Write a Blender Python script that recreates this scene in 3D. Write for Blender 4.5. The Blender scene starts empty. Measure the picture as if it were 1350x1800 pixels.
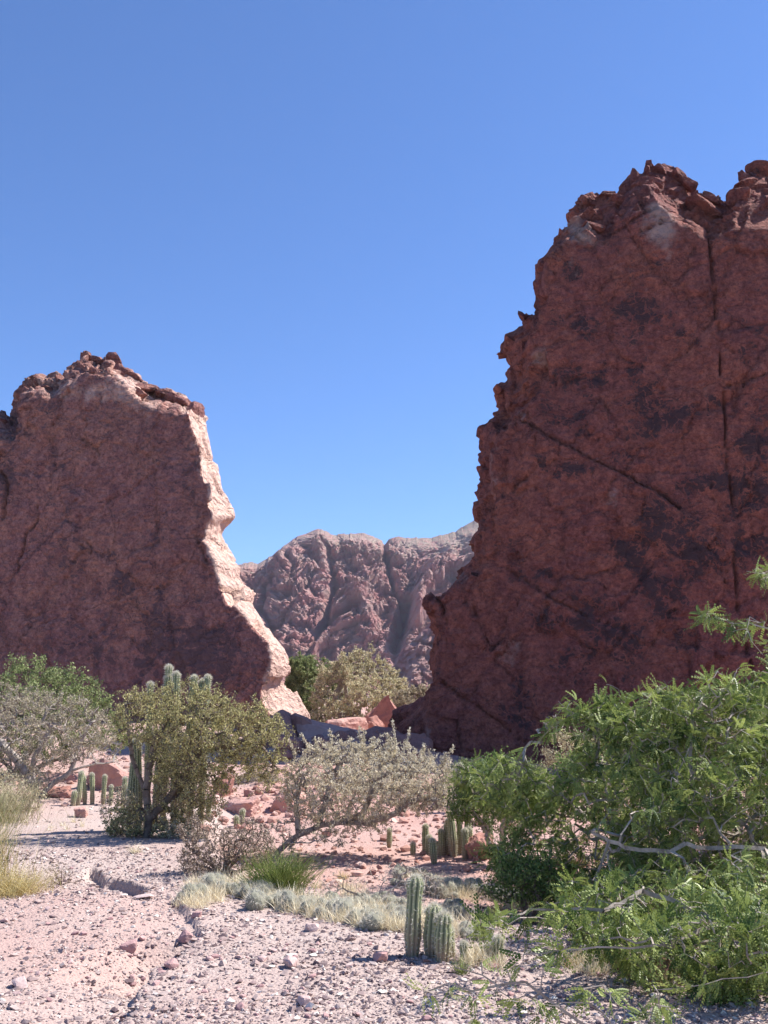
import bpy, bmesh, math, random
import numpy as np
from mathutils import Vector

# ------------------------------------------------------------------ camera, sky, sun, exposure
C = bpy.context.scene
COL = C.collection
H = 2.0                      # eye height over the gravel flat
PITCH = math.radians(10.4)
FPX = 1805.0                 # focal length in photograph pixels (1350 x 1800)
cam_d = bpy.data.cameras.new('camera')
cam_d.sensor_fit = 'VERTICAL'
cam_d.sensor_height = 24.0
cam_d.sensor_width = 24.0
cam_d.lens = 24.0 * FPX / 1800.0
cam_d.clip_start = 0.1
cam_d.clip_end = 8000.0
cam = bpy.data.objects.new('camera', cam_d)
COL.objects.link(cam)
cam.location = (0, 0, H)
cam.rotation_euler = (math.pi / 2 + PITCH, 0, 0)
C.camera = cam

SUN = Vector((0.61, 0.19, 0.77)).normalized()       # direction towards the sun
world = bpy.data.worlds.new("World")
C.world = world
world.use_nodes = True
wn = world.node_tree
wn.nodes.clear()
wo = wn.nodes.new('ShaderNodeOutputWorld')
bg = wn.nodes.new('ShaderNodeBackground')
sky = wn.nodes.new('ShaderNodeTexSky')
sky.sky_type = 'NISHITA'
sky.sun_disc = False
sky.sun_elevation = math.asin(SUN.z)
sky.sun_rotation = math.atan2(SUN.x, SUN.y)
sky.altitude = 1500.0
sky.air_density = 1.0
sky.dust_density = 0.25
sky.ozone_density = 2.0
tint = wn.nodes.new('ShaderNodeMix')
tint.data_type = 'RGBA'
tint.blend_type = 'MULTIPLY'
tint.inputs[0].default_value = 1.0
tint.inputs[7].default_value = (0.61, 0.875, 1.22, 1)
wn.links.new(sky.outputs[0], tint.inputs[6])
wn.links.new(tint.outputs[2], bg.inputs[0])
bg.inputs[1].default_value = 0.085
wn.links.new(bg.outputs[0], wo.inputs[0])

sun_d = bpy.data.lights.new('sun', 'SUN')
sun_d.energy = 5.0
sun_d.angle = math.radians(0.53)
sun_d.color = (1.0, 0.955, 0.9)
sun = bpy.data.objects.new('sun', sun_d)
COL.objects.link(sun)
sun.rotation_euler = (-SUN).to_track_quat('-Z', 'Y').to_euler()

C.view_settings.view_transform = 'Standard'
C.view_settings.look = 'None'
C.view_settings.exposure = 1.0
C.view_settings.gamma = 1.0
C.view_settings.use_curve_mapping = False
C.render.engine = 'CYCLES'
C.cycles.max_bounces = 6
C.cycles.diffuse_bounces = 3
C.cycles.transmission_bounces = 3
C.cycles.transparent_max_bounces = 4

cp, sp = math.cos(PITCH), math.sin(PITCH)


def ray(px, py):
    x = (px - 675.0) / FPX
    u = (900.0 - py) / FPX
    return np.array([x, cp - u * sp, sp + u * cp])


def at(px, py, Y):
    """world point that the photograph shows at (px, py), Y metres ahead"""
    d = ray(px, py)
    t = Y / d[1]
    return np.array([d[0] * t, Y, H + d[2] * t])


# ------------------------------------------------------------------ numpy noise
def _hash(ix, iy, iz, seed):
    h = (ix.astype(np.int64) * 374761393 + iy.astype(np.int64) * 668265263 + iz.astype(np.int64) * 2147483647 + seed * 974634777)
    h = h & 0xFFFFFFFF
    h = ((h ^ (h >> 13)) * 1274126177) & 0xFFFFFFFF
    h = ((h ^ (h >> 16)) * 2246822519) & 0xFFFFFFFF
    h = h ^ (h >> 15)
    return (h & 0xFFFFFF) / float(0x1000000)


def vnoise(p, seed=0):
    pf = np.floor(p)
    f = p - pf
    i = pf.astype(np.int64)
    w = f * f * f * (f * (f * 6 - 15) + 10)
    out = 0
    for dx in (0, 1):
        wx = w[:, 0] if dx else 1 - w[:, 0]
        for dy in (0, 1):
            wy = w[:, 1] if dy else 1 - w[:, 1]
            for dz in (0, 1):
                wz = w[:, 2] if dz else 1 - w[:, 2]
                out = out + wx * wy * wz * _hash(i[:, 0] + dx, i[:, 1] + dy, i[:, 2] + dz, seed)
    return out * 2 - 1


def fbm(p, octv=4, seed=0, lac=2.03, gain=0.5):
    a, s, out = 1.0, 0.0, 0
    q = p.copy()
    for k in range(octv):
        out = out + a * vnoise(q, seed + k * 17)
        s += a
        a *= gain
        q = q * lac + 13.7
    return out / s


def ridged(p, octv=4, seed=0, lac=2.07, gain=0.5):
    a, s, out = 1.0, 0.0, 0
    q = p.copy()
    prev = 1.0
    for k in range(octv):
        n = 1 - np.abs(vnoise(q, seed + k * 31))
        n = n * n
        out = out + a * n * prev
        prev = np.clip(n * 1.3, 0, 1)
        s += a
        a *= gain
        q = q * lac + 7.3
    return out / s


def worley(p, seed=0):
    i = np.floor(p).astype(np.int64)
    f1 = np.full(len(p), 9.0)
    f2 = np.full(len(p), 9.0)
    cid = np.zeros((len(p), 3), np.int64)
    cen = np.zeros((len(p), 3))
    for dx in (-1, 0, 1):
        for dy in (-1, 0, 1):
            for dz in (-1, 0, 1):
                c = i + np.array([dx, dy, dz])
                q = np.stack([c[:, 0] + _hash(c[:, 0], c[:, 1], c[:, 2], seed + 1),
                              c[:, 1] + _hash(c[:, 0], c[:, 1], c[:, 2], seed + 2),
                              c[:, 2] + _hash(c[:, 0], c[:, 1], c[:, 2], seed + 3)], 1)
                d = np.sqrt(((q - p) ** 2).sum(1))
                m = d < f1
                f2 = np.where(m, f1, np.minimum(f2, d))
                f1 = np.where(m, d, f1)
                cid[m] = c[m]
                cen[m] = q[m]
    return f1, f2, cid, cen


def blocky(p, seed=0):
    """faceted relief: every cell is a plane of its own tilt and height"""
    f1, f2, c, cen = worley(p, seed)
    r = [_hash(c[:, 0], c[:, 1], c[:, 2], seed + 10 + k) * 2 - 1 for k in range(4)]
    d = p - cen
    return 0.55 * r[3] + 0.8 * (d[:, 0] * r[0] + d[:, 1] * r[1] + d[:, 2] * r[2]), f2 - f1


def sstep(a, b, x):
    t = np.clip((x - a) / (b - a), 0, 1)
    return t * t * (3 - 2 * t)


def seg_dist(px, py, poly):
    """distance in 2-D of points to a polyline"""
    best = np.full(len(px), 1e9)
    for (ax, ay), (bx, by) in zip(poly[:-1], poly[1:]):
        vx, vy = bx - ax, by - ay
        t = np.clip(((px - ax) * vx + (py - ay) * vy) / max(vx * vx + vy * vy, 1e-9), 0, 1)
        best = np.minimum(best, np.hypot(px - ax - t * vx, py - ay - t * vy))
    return best


# ------------------------------------------------------------------ object helpers
def tag(o, label=None, cat=None, group=None, kind=None):
    if label: o['label'] = label
    if cat: o['category'] = cat
    if group: o['group'] = group
    if kind: o['kind'] = kind
    return o


def mesh_np(name, V, F, attrs=None, smooth=False):
    V = np.ascontiguousarray(V, dtype=np.float32)
    F = np.ascontiguousarray(F, dtype=np.int32)
    me = bpy.data.meshes.new(name)
    n, k = F.shape
    me.vertices.add(len(V))
    me.vertices.foreach_set('co', V.ravel())
    me.loops.add(n * k)
    me.loops.foreach_set('vertex_index', F.ravel())
    me.polygons.add(n)
    me.polygons.foreach_set('loop_start', np.arange(0, n * k, k, dtype=np.int32))
    me.polygons.foreach_set('loop_total', np.full(n, k, np.int32))
    me.polygons.foreach_set('use_smooth', np.full(n, smooth, bool))
    for key, val in (attrs or {}).items():
        a = me.attributes.new(key, 'FLOAT', 'POINT')
        a.data.foreach_set('value', np.ascontiguousarray(val, dtype=np.float32))
    me.update(calc_edges=True)
    me.validate()
    return me


def link(name, me, mat=None, parent=None, loc=None, rot=None, scale=None):
    o = bpy.data.objects.new(name, me)
    COL.objects.link(o)
    if mat is not None and me is not None and not me.materials:
        me.materials.append(mat)
    if parent is not None: o.parent = parent
    if loc is not None: o.location = loc
    if rot is not None: o.rotation_euler = rot
    if scale is not None: o.scale = scale
    return o


def empty(name, loc):
    o = bpy.data.objects.new(name, None)
    o.empty_display_size = 0.2
    COL.objects.link(o)
    o.location = loc
    return o


# ------------------------------------------------------------------ materials
class NT:
    def __init__(s, name, rough=0.9):
        s.m = bpy.data.materials.new(name)
        s.m.use_nodes = True
        s.t = s.m.node_tree
        s.b = s.t.nodes['Principled BSDF']
        s.b.inputs['Roughness'].default_value = rough
        s.b.inputs['Specular IOR Level'].default_value = 0.25
        s.out = s.t.nodes['Material Output']
        s.tc = s.t.nodes.new('ShaderNodeTexCoord')
        s.geo = s.t.nodes.new('ShaderNodeNewGeometry')
        s.pos = s.geo.outputs['Position']

    def set(s, sock, v):
        if hasattr(v, 'is_output'): s.t.links.new(v, sock)
        else: sock.default_value = v

    def mapping(s, scale=(1, 1, 1), rot=(0, 0, 0), src=None):
        n = s.t.nodes.new('ShaderNodeMapping')
        n.inputs['Scale'].default_value = scale
        n.inputs['Rotation'].default_value = rot
        s.t.links.new(src or s.pos, n.inputs[0])
        return n.outputs[0]

    def noise(s, scale, detail=5, rough=0.55, vec=None, dist=0.0):
        n = s.t.nodes.new('ShaderNodeTexNoise')
        n.inputs['Scale'].default_value = scale
        n.inputs['Detail'].default_value = detail
        n.inputs['Roughness'].default_value = rough
        n.inputs['Distortion'].default_value = dist
        s.t.links.new(vec or s.pos, n.inputs['Vector'])
        return n.outputs['Fac']

    def voronoi(s, scale, vec=None, feature='F1', out='Distance'):
        n = s.t.nodes.new('ShaderNodeTexVoronoi')
        n.feature = feature
        n.inputs['Scale'].default_value = scale
        s.t.links.new(vec or s.pos, n.inputs['Vector'])
        return n.outputs[out]

    def ramp(s, fac, stops):
        n = s.t.nodes.new('ShaderNodeValToRGB')
        while len(n.color_ramp.elements) < len(stops): n.color_ramp.elements.new(0.5)
        for e, (p, c) in zip(n.color_ramp.elements, stops):
            e.position = p
            e.color = (*c, 1) if isinstance(c, tuple) else (c, c, c, 1)
        s.t.links.new(fac, n.inputs[0])
        return n.outputs[0]

    def mix(s, f, a, b, mode='MIX'):
        n = s.t.nodes.new('ShaderNodeMix')
        n.data_type = 'RGBA'
        n.blend_type = mode
        for sock, v in ((n.inputs[0], f), (n.inputs[6], a), (n.inputs[7], b)):
            if isinstance(v, tuple) and len(v) == 3: v = (*v, 1)
            s.set(sock, v)
        return n.outputs[2]

    def math(s, op, a, b=0.0, clamp=False):
        n = s.t.nodes.new('ShaderNodeMath')
        n.operation = op
        n.use_clamp = clamp
        s.set(n.inputs[0], a)
        s.set(n.inputs[1], b)
        return n.outputs[0]

    def attr(s, name):
        n = s.t.nodes.new('ShaderNodeAttribute')
        n.attribute_name = name
        return n.outputs['Fac']

    def rand(s):
        return s.t.nodes.new('ShaderNodeObjectInfo').outputs['Random']

    def col(s, v):
        s.set(s.b.inputs['Base Color'], (*v, 1) if isinstance(v, tuple) else v)
        return s

    def bump(s, h, strength=0.5, dist=0.05):
        n = s.t.nodes.new('ShaderNodeBump')
        n.inputs['Strength'].default_value = strength
        n.inputs['Distance'].default_value = dist
        s.t.links.new(h, n.inputs['Height'])
        s.t.links.new(n.outputs[0], s.b.inputs['Normal'])
        return s

    def translucent(s, col, amount=0.4):
        tr = s.t.nodes.new('ShaderNodeBsdfTranslucent')
        s.set(tr.inputs[0], (*col, 1) if isinstance(col, tuple) else col)
        mx = s.t.nodes.new('ShaderNodeMixShader')
        mx.inputs[0].default_value = amount
        s.t.links.new(s.b.outputs[0], mx.inputs[1])
        s.t.links.new(tr.outputs[0], mx.inputs[2])
        s.t.links.new(mx.outputs[0], s.out.inputs[0])
        return s


def rock_material(name, base, warm, dark, pale, scale=1.0):
    n = NT(name, 0.92)
    warp = n.noise(0.35 * scale, 6, 0.6)
    c = n.mix(n.ramp(warp, [(0.38, 0.0), (0.62, 1.0)]), base, warm)
    fine = n.noise(8.0 * scale, 9, 0.80)
    mid = n.noise(2.2 * scale, 8, 0.72, n.mapping((1, 1, 0.8)), 0.4)
    c = n.mix(n.ramp(mid, [(0.40, 0.0), (0.62, 1.0)]), n.mix(1.0, c, (0.66, 0.62, 0.70), 'MULTIPLY'), c)
    c = n.mix(n.ramp(fine, [(0.36, 0.0), (0.56, 1.0)]), n.mix(1.0, c, (0.45, 0.42, 0.47), 'MULTIPLY'), c)
    c = n.mix(n.ramp(fine, [(0.56, 0.0), (0.72, 0.6)]), c, n.mix(0.5, warm, pale))
    wv = n.t.nodes.new('ShaderNodeVectorMath')
    wv.operation = 'ADD'
    n.t.links.new(n.mapping((1, 1, 1), (0, 0.55, 0)), wv.inputs[0])
    nz = n.t.nodes.new('ShaderNodeTexNoise')
    nz.inputs['Scale'].default_value = 2.4 * scale
    nz.inputs['Detail'].default_value = 6
    n.t.links.new(n.pos, nz.inputs['Vector'])
    n.t.links.new(nz.outputs['Color'], wv.inputs[1])
    vein = n.voronoi(1.7 * scale, wv.outputs[0], 'DISTANCE_TO_EDGE')
    vein = n.ramp(vein, [(0.0, 1.0), (0.09, 0.0)])
    # desert varnish in blotches
    blot = n.noise(1.0 * scale, 10, 0.74, dist=0.5)
    v = n.math('MULTIPLY', n.attr('varnish'), 0.95)
    v = n.math('ADD', v, n.math('MULTIPLY', n.math('SUBTRACT', blot, 0.5), 4.2))
    v = n.math('ADD', v, n.math('MULTIPLY', n.math('SUBTRACT', fine, 0.5), 3.0))
    v = n.math('SUBTRACT', v, n.math('MULTIPLY', vein, 0.45))
    c = n.mix(n.math('MULTIPLY', n.ramp(v, [(0.28, 0.0), (0.62, 1.0)]), 0.9), c, dark)
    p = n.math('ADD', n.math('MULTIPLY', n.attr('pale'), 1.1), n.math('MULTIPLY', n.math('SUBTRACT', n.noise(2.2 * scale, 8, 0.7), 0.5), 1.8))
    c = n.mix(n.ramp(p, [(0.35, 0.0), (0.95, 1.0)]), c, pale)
    # darker red inside the cracks
    c = n.mix(n.math('MULTIPLY', n.attr('crack'), 0.8), c, tuple(x * 0.5 for x in warm))
    n.col(c)
    h = n.math('ADD', n.noise(1.6 * scale, 12, 0.66), n.math('MULTIPLY', n.voronoi(3.5 * scale, n.mapping((1, 1, 1.5), (0.2, 0.3, 0))), 0.25))
    ed = n.voronoi(0.55 * scale, wv.outputs[0], 'DISTANCE_TO_EDGE')
    ed2 = n.voronoi(2.1 * scale, wv.outputs[0], 'DISTANCE_TO_EDGE')
    h = n.math('ADD', h, n.math('MULTIPLY', n.ramp(ed, [(0.0, 0.0), (0.035, 1.0)]), 0.16))
    h = n.math('ADD', h, n.math('MULTIPLY', n.ramp(ed2, [(0.0, 0.0), (0.06, 1.0)]), 0.07))
    n.bump(h, 1.0, 0.45 / scale)
    return n.m


M = {}
M['cliff_right'] = rock_material('red_sandstone', (0.36, 0.128, 0.100), (0.42, 0.150, 0.100), (0.058, 0.036, 0.041), (0.42, 0.29, 0.25))
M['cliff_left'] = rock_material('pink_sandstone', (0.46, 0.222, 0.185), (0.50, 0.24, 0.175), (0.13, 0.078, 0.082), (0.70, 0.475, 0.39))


def stone_material(name, stops, use_attr=True):
    n = NT(name, 0.85)
    f = n.attr('tint') if use_attr else n.rand()
    c = n.ramp(f, stops)
    c = n.mix(n.ramp(n.noise(40, 5, 0.65), [(0.3, 0.0), (0.7, 1.0)]), n.mix(1.0, c, (0.72, 0.68, 0.7), 'MULTIPLY'), c)
    n.col(c)
    n.bump(n.noise(55, 6, 0.6), 0.35, 0.01)
    return n.m


STONE_STOPS = [(0.0, (0.13, 0.09, 0.095)), (0.22, (0.27, 0.195, 0.185)), (0.5, (0.43, 0.335, 0.30)), (0.78, (0.54, 0.445, 0.395)), (0.96, (0.74, 0.68, 0.60))]
M['gravel'] = stone_material('gravel_stone', STONE_STOPS)
M['stone'] = stone_material('loose_stone', [(0.0, (0.32, 0.20, 0.20)), (0.4, (0.47, 0.29, 0.27)), (0.8, (0.52, 0.36, 0.33)), (1.0, (0.58, 0.45, 0.41))], False)
M['scree'] = stone_material('red_scree_stone', [(0.0, (0.34, 0.17, 0.13)), (0.5, (0.50, 0.30, 0.24)), (1.0, (0.62, 0.45, 0.38))])


def boulder_material(name, c1, c2, c3):
    n = NT(name, 0.9)
    tcv = n.tc.outputs['Object']
    c = n.mix(n.ramp(n.noise(1.6, 7, 0.65, tcv), [(0.35, 0.0), (0.65, 1.0)]), c1, c2)
    c = n.mix(n.ramp(n.noise(5.0, 8, 0.7, tcv), [(0.5, 0.0), (0.75, 1.0)]), c, c3)
    n.col(c)
    n.bump(n.math('ADD', n.noise(6, 9, 0.7, tcv), n.math('MULTIPLY', n.voronoi(5, tcv), 0.3)), 0.7, 0.06)
    return n.m


M['boulder_red_and_shade'] = boulder_material('red_and_shaded_boulder', (0.33, 0.155, 0.125), (0.40, 0.205, 0.16), (0.17, 0.10, 0.095))
M['boulder_pink'] = boulder_material('pink_boulder', (0.50, 0.31, 0.26), (0.47, 0.26, 0.215), (0.30, 0.19, 0.18))


# ground
n = NT('desert_ground', 0.95)
big = n.noise(0.5, 6, 0.6)
g = n.mix(n.ramp(big, [(0.35, 0.0), (0.65, 1.0)]), (0.37, 0.28, 0.24), (0.43, 0.35, 0.305))
red = n.mix(n.noise(2.5, 7, 0.65), (0.36, 0.16, 0.12), (0.50, 0.29, 0.235))
g = n.mix(n.attr('red'), g, red)
spk = n.voronoi(55, out='Color')
g = n.mix(0.32, g, n.mix(n.ramp(n.noise(60, 3, 0.5), [(0.35, 0.0), (0.65, 1.0)]), (0.30, 0.21, 0.20), (0.62, 0.49, 0.45)))
n.col(g)
n.bump(n.math('ADD', n.noise(25, 8, 0.7), n.math('MULTIPLY', n.voronoi(38), 0.6)), 0.8, 0.02)
M['ground'] = n.m

# mountain
n = NT('mountain_rock', 0.95)
mp = n.mapping((1, 1, 1))
c = n.mix(n.ramp(n.noise(0.02, 7, 0.62), [(0.4, 0.0), (0.6, 1.0)]), (0.50, 0.25, 0.235), (0.56, 0.285, 0.255))
strat = n.noise(0.10, 6, 0.62, n.mapping((0.5, 0.5, 1.6), (0.3, 0.45, 0)))
c = n.mix(n.ramp(strat, [(0.42, 0.0), (0.6, 1.0)]), c, (0.52, 0.35, 0.31))
scrub = n.math('ADD', n.attr('scrub'), n.math('MULTIPLY', n.math('SUBTRACT', n.noise(0.35, 8, 0.8), 0.5), 3.2))
c = n.mix(n.ramp(scrub, [(0.35, 0.0), (0.75, 1.0)]), c, (0.46, 0.38, 0.30))
n.col(c)
n.bump(n.noise(0.6, 9, 0.8), 1.0, 3.5)
M['mountain'] = n.m


# ------------------------------------------------------------------ terrain
def gz(x, y):
    """height of the ground"""
    x = np.atleast_1d(np.asarray(x, float))
    y = np.atleast_1d(np.asarray(y, float))
    shp = np.broadcast(x, y).shape
    x = np.broadcast_to(x, shp).ravel()
    y = np.broadcast_to(y, shp).ravel()
    p = np.stack([x, y, np.zeros_like(x)], 1)
    z = 0.05 * fbm(p * 0.35, 3, 5) + 0.018 * fbm(p * 2.3, 3, 6)
    # wash behind the grassy bank
    edge = np.interp(x, [-3.2, -2.3, -1.4, -0.6, 0.3, 1.2, 3.0, 8.0], [19.0, 14.0, 11.6, 10.6, 9.9, 9.7, 9.2, 8.5])
    wash = sstep(0.0, 1.6, y - edge) * (1 - sstep(17, 25, y)) * sstep(-4.0, -2.6, x)
    z = z - 0.36 * wash
    # gentle hummocks in the wash
    z = z + wash * 0.06 * fbm(p * 1.1 + 4, 3, 9)
    # slope of rubble up to the gap, slope on the left under the wall
    up = sstep(23, 34, y) * np.exp(-((x + 2.2) / 4.2) ** 2) * 0.75
    upl = sstep(21, 40, y) * (1 - sstep(-9, -3, x)) * 1.25
    z = z + up + upl + 0.25 * sstep(20, 34, y) * fbm(p * 0.7, 3, 21)
    z = z + 0.5 * sstep(45, 90, y) * (1 + fbm(p * 0.05, 3, 2))
    # small erosion ledges and the washed-out pit in the road
    led = np.interp(x, [-3.6, -3.45, -3.2, -2.9, -2.65, -2.5], [13.2, 12.85, 12.4, 12.15, 11.8, 11.6]) + 0.10 * fbm(p * 3.0, 2, 33)
    m = sstep(-3.6, -3.48, x) * (1 - sstep(-2.7, -2.5, x))
    z = z - 0.12 * m * (1 - sstep(-0.03, 0.03, y - led)) * sstep(-0.8, 0.0, y - led)
    pitx = np.interp(y, [6.0, 7.6, 8.3, 8.9, 9.6, 10.6, 11.3], [-1.6, -1.72, -1.78, -1.66, -1.6, -2.0, -2.2]) + 0.07 * fbm(p * 4.0, 2, 44)
    dx = x - pitx
    prof = (1 - sstep(-0.02, 0.03, dx)) * sstep(-0.85, -0.03, dx)
    dep = np.interp(y, [6.2, 7.0, 7.8, 8.35, 8.7, 9.2, 9.5, 10.8, 11.4], [0.02, 0.06, 0.09, 0.26, 0.32, 0.26, 0.07, 0.05, 0.0])
    z = z - dep * prof
    return z.reshape(shp)


def gz1(x, y):
    return float(gz(x, y)[0])


def ground_at(px, py, ylo=5.0, yhi=45.0):
    """where the view ray through (px, py) meets the ground"""
    d = ray(px, py)
    ys = np.linspace(ylo, yhi, 1600)
    zz = H + d[2] / d[1] * ys
    g = gz(d[0] / d[1] * ys, ys)
    k = np.argmax(zz < g)
    if not (zz < g).any(): k = len(ys) - 1
    y = ys[k]
    return np.array([d[0] / d[1] * y, y, g[k]])


def build_ground():
    ys = np.concatenate([np.linspace(-80, 2, 24), np.arange(2.3, 6.0, 0.09), np.arange(6.0, 14.5, 0.022), 14.5 * np.exp(np.arange(0, 4.9, 0.0125))[1:]])
    us = np.concatenate([-np.geomspace(7, 0.52, 28), np.arange(-0.5, 0.501, 0.0026), np.geomspace(0.52, 7, 28)])
    w = np.sqrt(np.maximum(ys, 0) ** 2 + 9.0)
    X = us[None, :] * w[:, None]
    Y = np.repeat(ys[:, None], len(us), 1)
    Z = gz(X, Y)
    V = np.stack([X.ravel(), Y.ravel(), Z.ravel()], 1)
    nr, nc = X.shape
    a = (np.arange(nr - 1)[:, None] * nc + np.arange(nc - 1)[None, :]).ravel()
    F = np.stack([a, a + 1, a + nc + 1, a + nc], 1)
    x, y = V[:, 0], V[:, 1]
    q = np.stack([x, y, 0 * x], 1)
    edge = np.interp(x, [-2.3, -1.4, -0.6, 0.3, 1.2, 3.0, 8.0], [15.0, 12.6, 11.6, 11.2, 10.9, 10.2, 9.5])
    red = 0.8 * sstep(0.3, 2.5, y - edge) * sstep(-3.4, -2.0, x) + 0.6 * sstep(19, 24, y) + 0.35 * (1 - sstep(-2.3, -1.6, x)) * (1 - sstep(10, 13, y))
    red = np.clip(red + 0.35 * fbm(q * 0.8, 4, 71), 0, 1)
    me = mesh_np('ground', V, F, {'red': red}, smooth=True)
    o = link('ground', me, M['ground'])
    tag(o, kind='structure')
    return o


build_ground()


# ------------------------------------------------------------------ the two rock walls
def remesh(name, bm, voxel):
    me = bpy.data.meshes.new(name)
    bmesh.ops.recalc_face_normals(bm, faces=bm.faces)
    bm.to_mesh(me)
    bm.free()
    ob = bpy.data.objects.new(name, me)
    COL.objects.link(ob)
    md = ob.modifiers.new('r', 'REMESH')
    md.mode = 'VOXEL'
    md.voxel_size = voxel
    dg = bpy.context.evaluated_depsgraph_get()
    dg.update()
    ev = ob.evaluated_get(dg)
    m2 = bpy.data.meshes.new_from_object(ev)
    ob.modifiers.clear()
    ob.data = m2
    bpy.data.meshes.remove(me)
    return ob


def loft(bm, rings):
    vr = [[bm.verts.new(p) for p in r] for r in rings]
    f = [bm.faces.new(vr[0]), bm.faces.new(list(reversed(vr[-1])))]
    k = len(vr[0])
    for a, b in zip(vr[:-1], vr[1:]):
        for i in range(k):
            j = (i + 1) % k
            bm.faces.new((a[j], a[i], b[i], b[j]))
    bmesh.ops.triangulate(bm, faces=f)


LEAN = 0.04
YAW = 0.20          # the walls run from the far left to the near right


def on_plane(px, py, y0, lean=LEAN):
    """point where the ray meets a plane that leans back from y0 at the ground"""
    d = ray(px, py)
    # y = y0 + lean*z - yaw*x ; y = t*dy ; z = H + t*dz
    t = (y0 + lean * H) / (d[1] - lean * d[2] + YAW * d[0])
    return np.array([d[0] * t, d[1] * t, H + d[2] * t])


def densify(pairs, step=26):
    out = []
    for (a, b) in zip(pairs, pairs[1:] + pairs[:1]):
        out.append(a)
        L = max(math.hypot(a[2] - b[2], a[3] - b[3]), math.hypot(a[0] - b[0], a[1] - b[1]))
        if L > 200: continue
        k = int(L // step)
        for i in range(1, k + 1):
            t = i / (k + 1)
            out.append(tuple(a[j] + (b[j] - a[j]) * t for j in range(4)))
    return out


def px_of(P):
    """photograph pixel of world points (used only to place weathering marks traced on the walls)"""
    x, y, z = P[:, 0], P[:, 1], P[:, 2] - H
    f = y * cp + z * sp
    u = -y * sp + z * cp
    return 675 + FPX * x / f, 900 - FPX * u / f


def finish_rock(ob, disp, paint, mat):
    me = ob.data
    n = len(me.vertices)
    V = np.empty(n * 3, np.float32)
    me.vertices.foreach_get('co', V)
    N = np.empty(n * 3, np.float32)
    me.vertex_normals.foreach_get('vector', N)
    V = V.reshape(-1, 3).astype(float)
    N = N.reshape(-1, 3).astype(float)
    V2 = disp(V, N)
    me.vertices.foreach_set('co', V2.astype(np.float32).ravel())
    for k, v in paint(V, N).items():
        a = me.attributes.new(k, 'FLOAT', 'POINT')
        a.data.foreach_set('value', np.ascontiguousarray(v, dtype=np.float32))
    pc = np.empty(len(me.polygons) * 3, np.float32)
    me.polygons.foreach_get('center', pc)
    pn = np.empty(len(me.polygons) * 3, np.float32)
    me.polygons.foreach_get('normal', pn)
    pc, pn = pc.reshape(-1, 3), pn.reshape(-1, 3)
    y0 = LY if pc[:, 0].mean() < 0 else RY
    off = pc[:, 1] - (y0 + LEAN * pc[:, 2] - YAW * pc[:, 0])
    me.polygons.foreach_set('use_smooth', (off < 0.45) | (pc[:, 0] < 0))
    me.materials.clear()
    me.materials.append(mat)
    me.update()


# --- left wall: (front px, front py, silhouette px, silhouette py), clockwise from the lower left
LY = 37.2
LP = [(-420, 1420, -420, 1420), (-420, 700, -420, 690), (-330, 660, -325, 640), (-240, 690, -240, 672), (-150, 730, -150, 712), (-60, 770, -60, 752),
      (0, 768, 0, 737), (24, 776, 24, 751), (34, 770, 33, 745), (40, 722, 30, 710), (50, 700, 46, 683), (68, 700, 66, 664), (84, 700, 83, 677), (102, 694, 102, 664),
      (126, 676, 124, 654), (150, 652, 152, 628), (180, 660, 182, 643), (192, 656, 189, 626), (214, 672, 212, 645), (232, 690, 228, 652), (250, 712, 245, 670),
      (275, 722, 270, 676), (300, 728, 299, 691), (320, 726, 326, 699), (330, 722, 333, 712), (334, 730, 343, 706), (341, 748, 355, 722), (348, 772, 366, 740),
      (351, 800, 371, 770), (355, 832, 381, 820), (361, 858, 386, 861), (363, 878, 400, 882), (371, 906, 413, 908), (360, 920, 400, 920), (354, 944, 391, 940), (349, 946, 397, 952),
      (360, 972, 412, 972), (369, 996, 428, 998), (384, 1024, 422, 1014), (397, 1052, 437, 1040), (400, 1060, 436, 1062), (428, 1088, 460, 1094), (456, 1118, 482, 1126),
      (463, 1126, 496, 1140), (469, 1152, 506, 1154), (462, 1176, 503, 1184), (456, 1192, 501, 1208), (458, 1222, 508, 1216), (462, 1247, 524, 1240), (486, 1264, 538, 1264),
      (512, 1290, 545, 1290), (512, 1420, 548, 1420)]
LP = densify(LP)


def wob(p, seed, a):
    q = np.array([p]) * 1.7
    return p + a * np.array([fbm(q, 2, seed)[0], 0.6 * fbm(q, 2, seed + 50)[0], fbm(q, 2, seed + 90)[0]])


bm = bmesh.new()
f = [wob(on_plane(a, b, LY), 1, 0.10) for a, b, c, d in LP]
s = [on_plane(c, d, LY + 2.2) for a, b, c, d in LP]
bk = [on_plane(c - 30 * float(sstep(200, 380, np.float64(c))), d + 30, LY + 5.0) for a, b, c, d in LP]
loft(bm, [f, s, bk])
left = remesh('rock_wall', bm, 0.085)


def crack_depth(P, cracks, scale):
    """P world points; cracks: (polyline in px, half width px, depth m)"""
    X, Y = px_of(P)
    wx = 5 * fbm(P * 1.9, 3, 61)
    wy = 5 * fbm(P * 1.9, 3, 62)
    out = np.zeros(len(P))
    ck = np.zeros(len(P))
    for poly, w, dep in cracks:
        d = seg_dist(X + wx, Y + wy, poly)
        w = w * (0.50 + 0.35 * fbm(P * 0.9, 2, 63))
        t = np.clip(1 - d / w, 0, 1)
        out = np.maximum(out, 0.55 * dep * t)
        ck = np.maximum(ck, np.clip(1 - d / (w * 1.2), 0, 1))
    return out, ck


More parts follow.
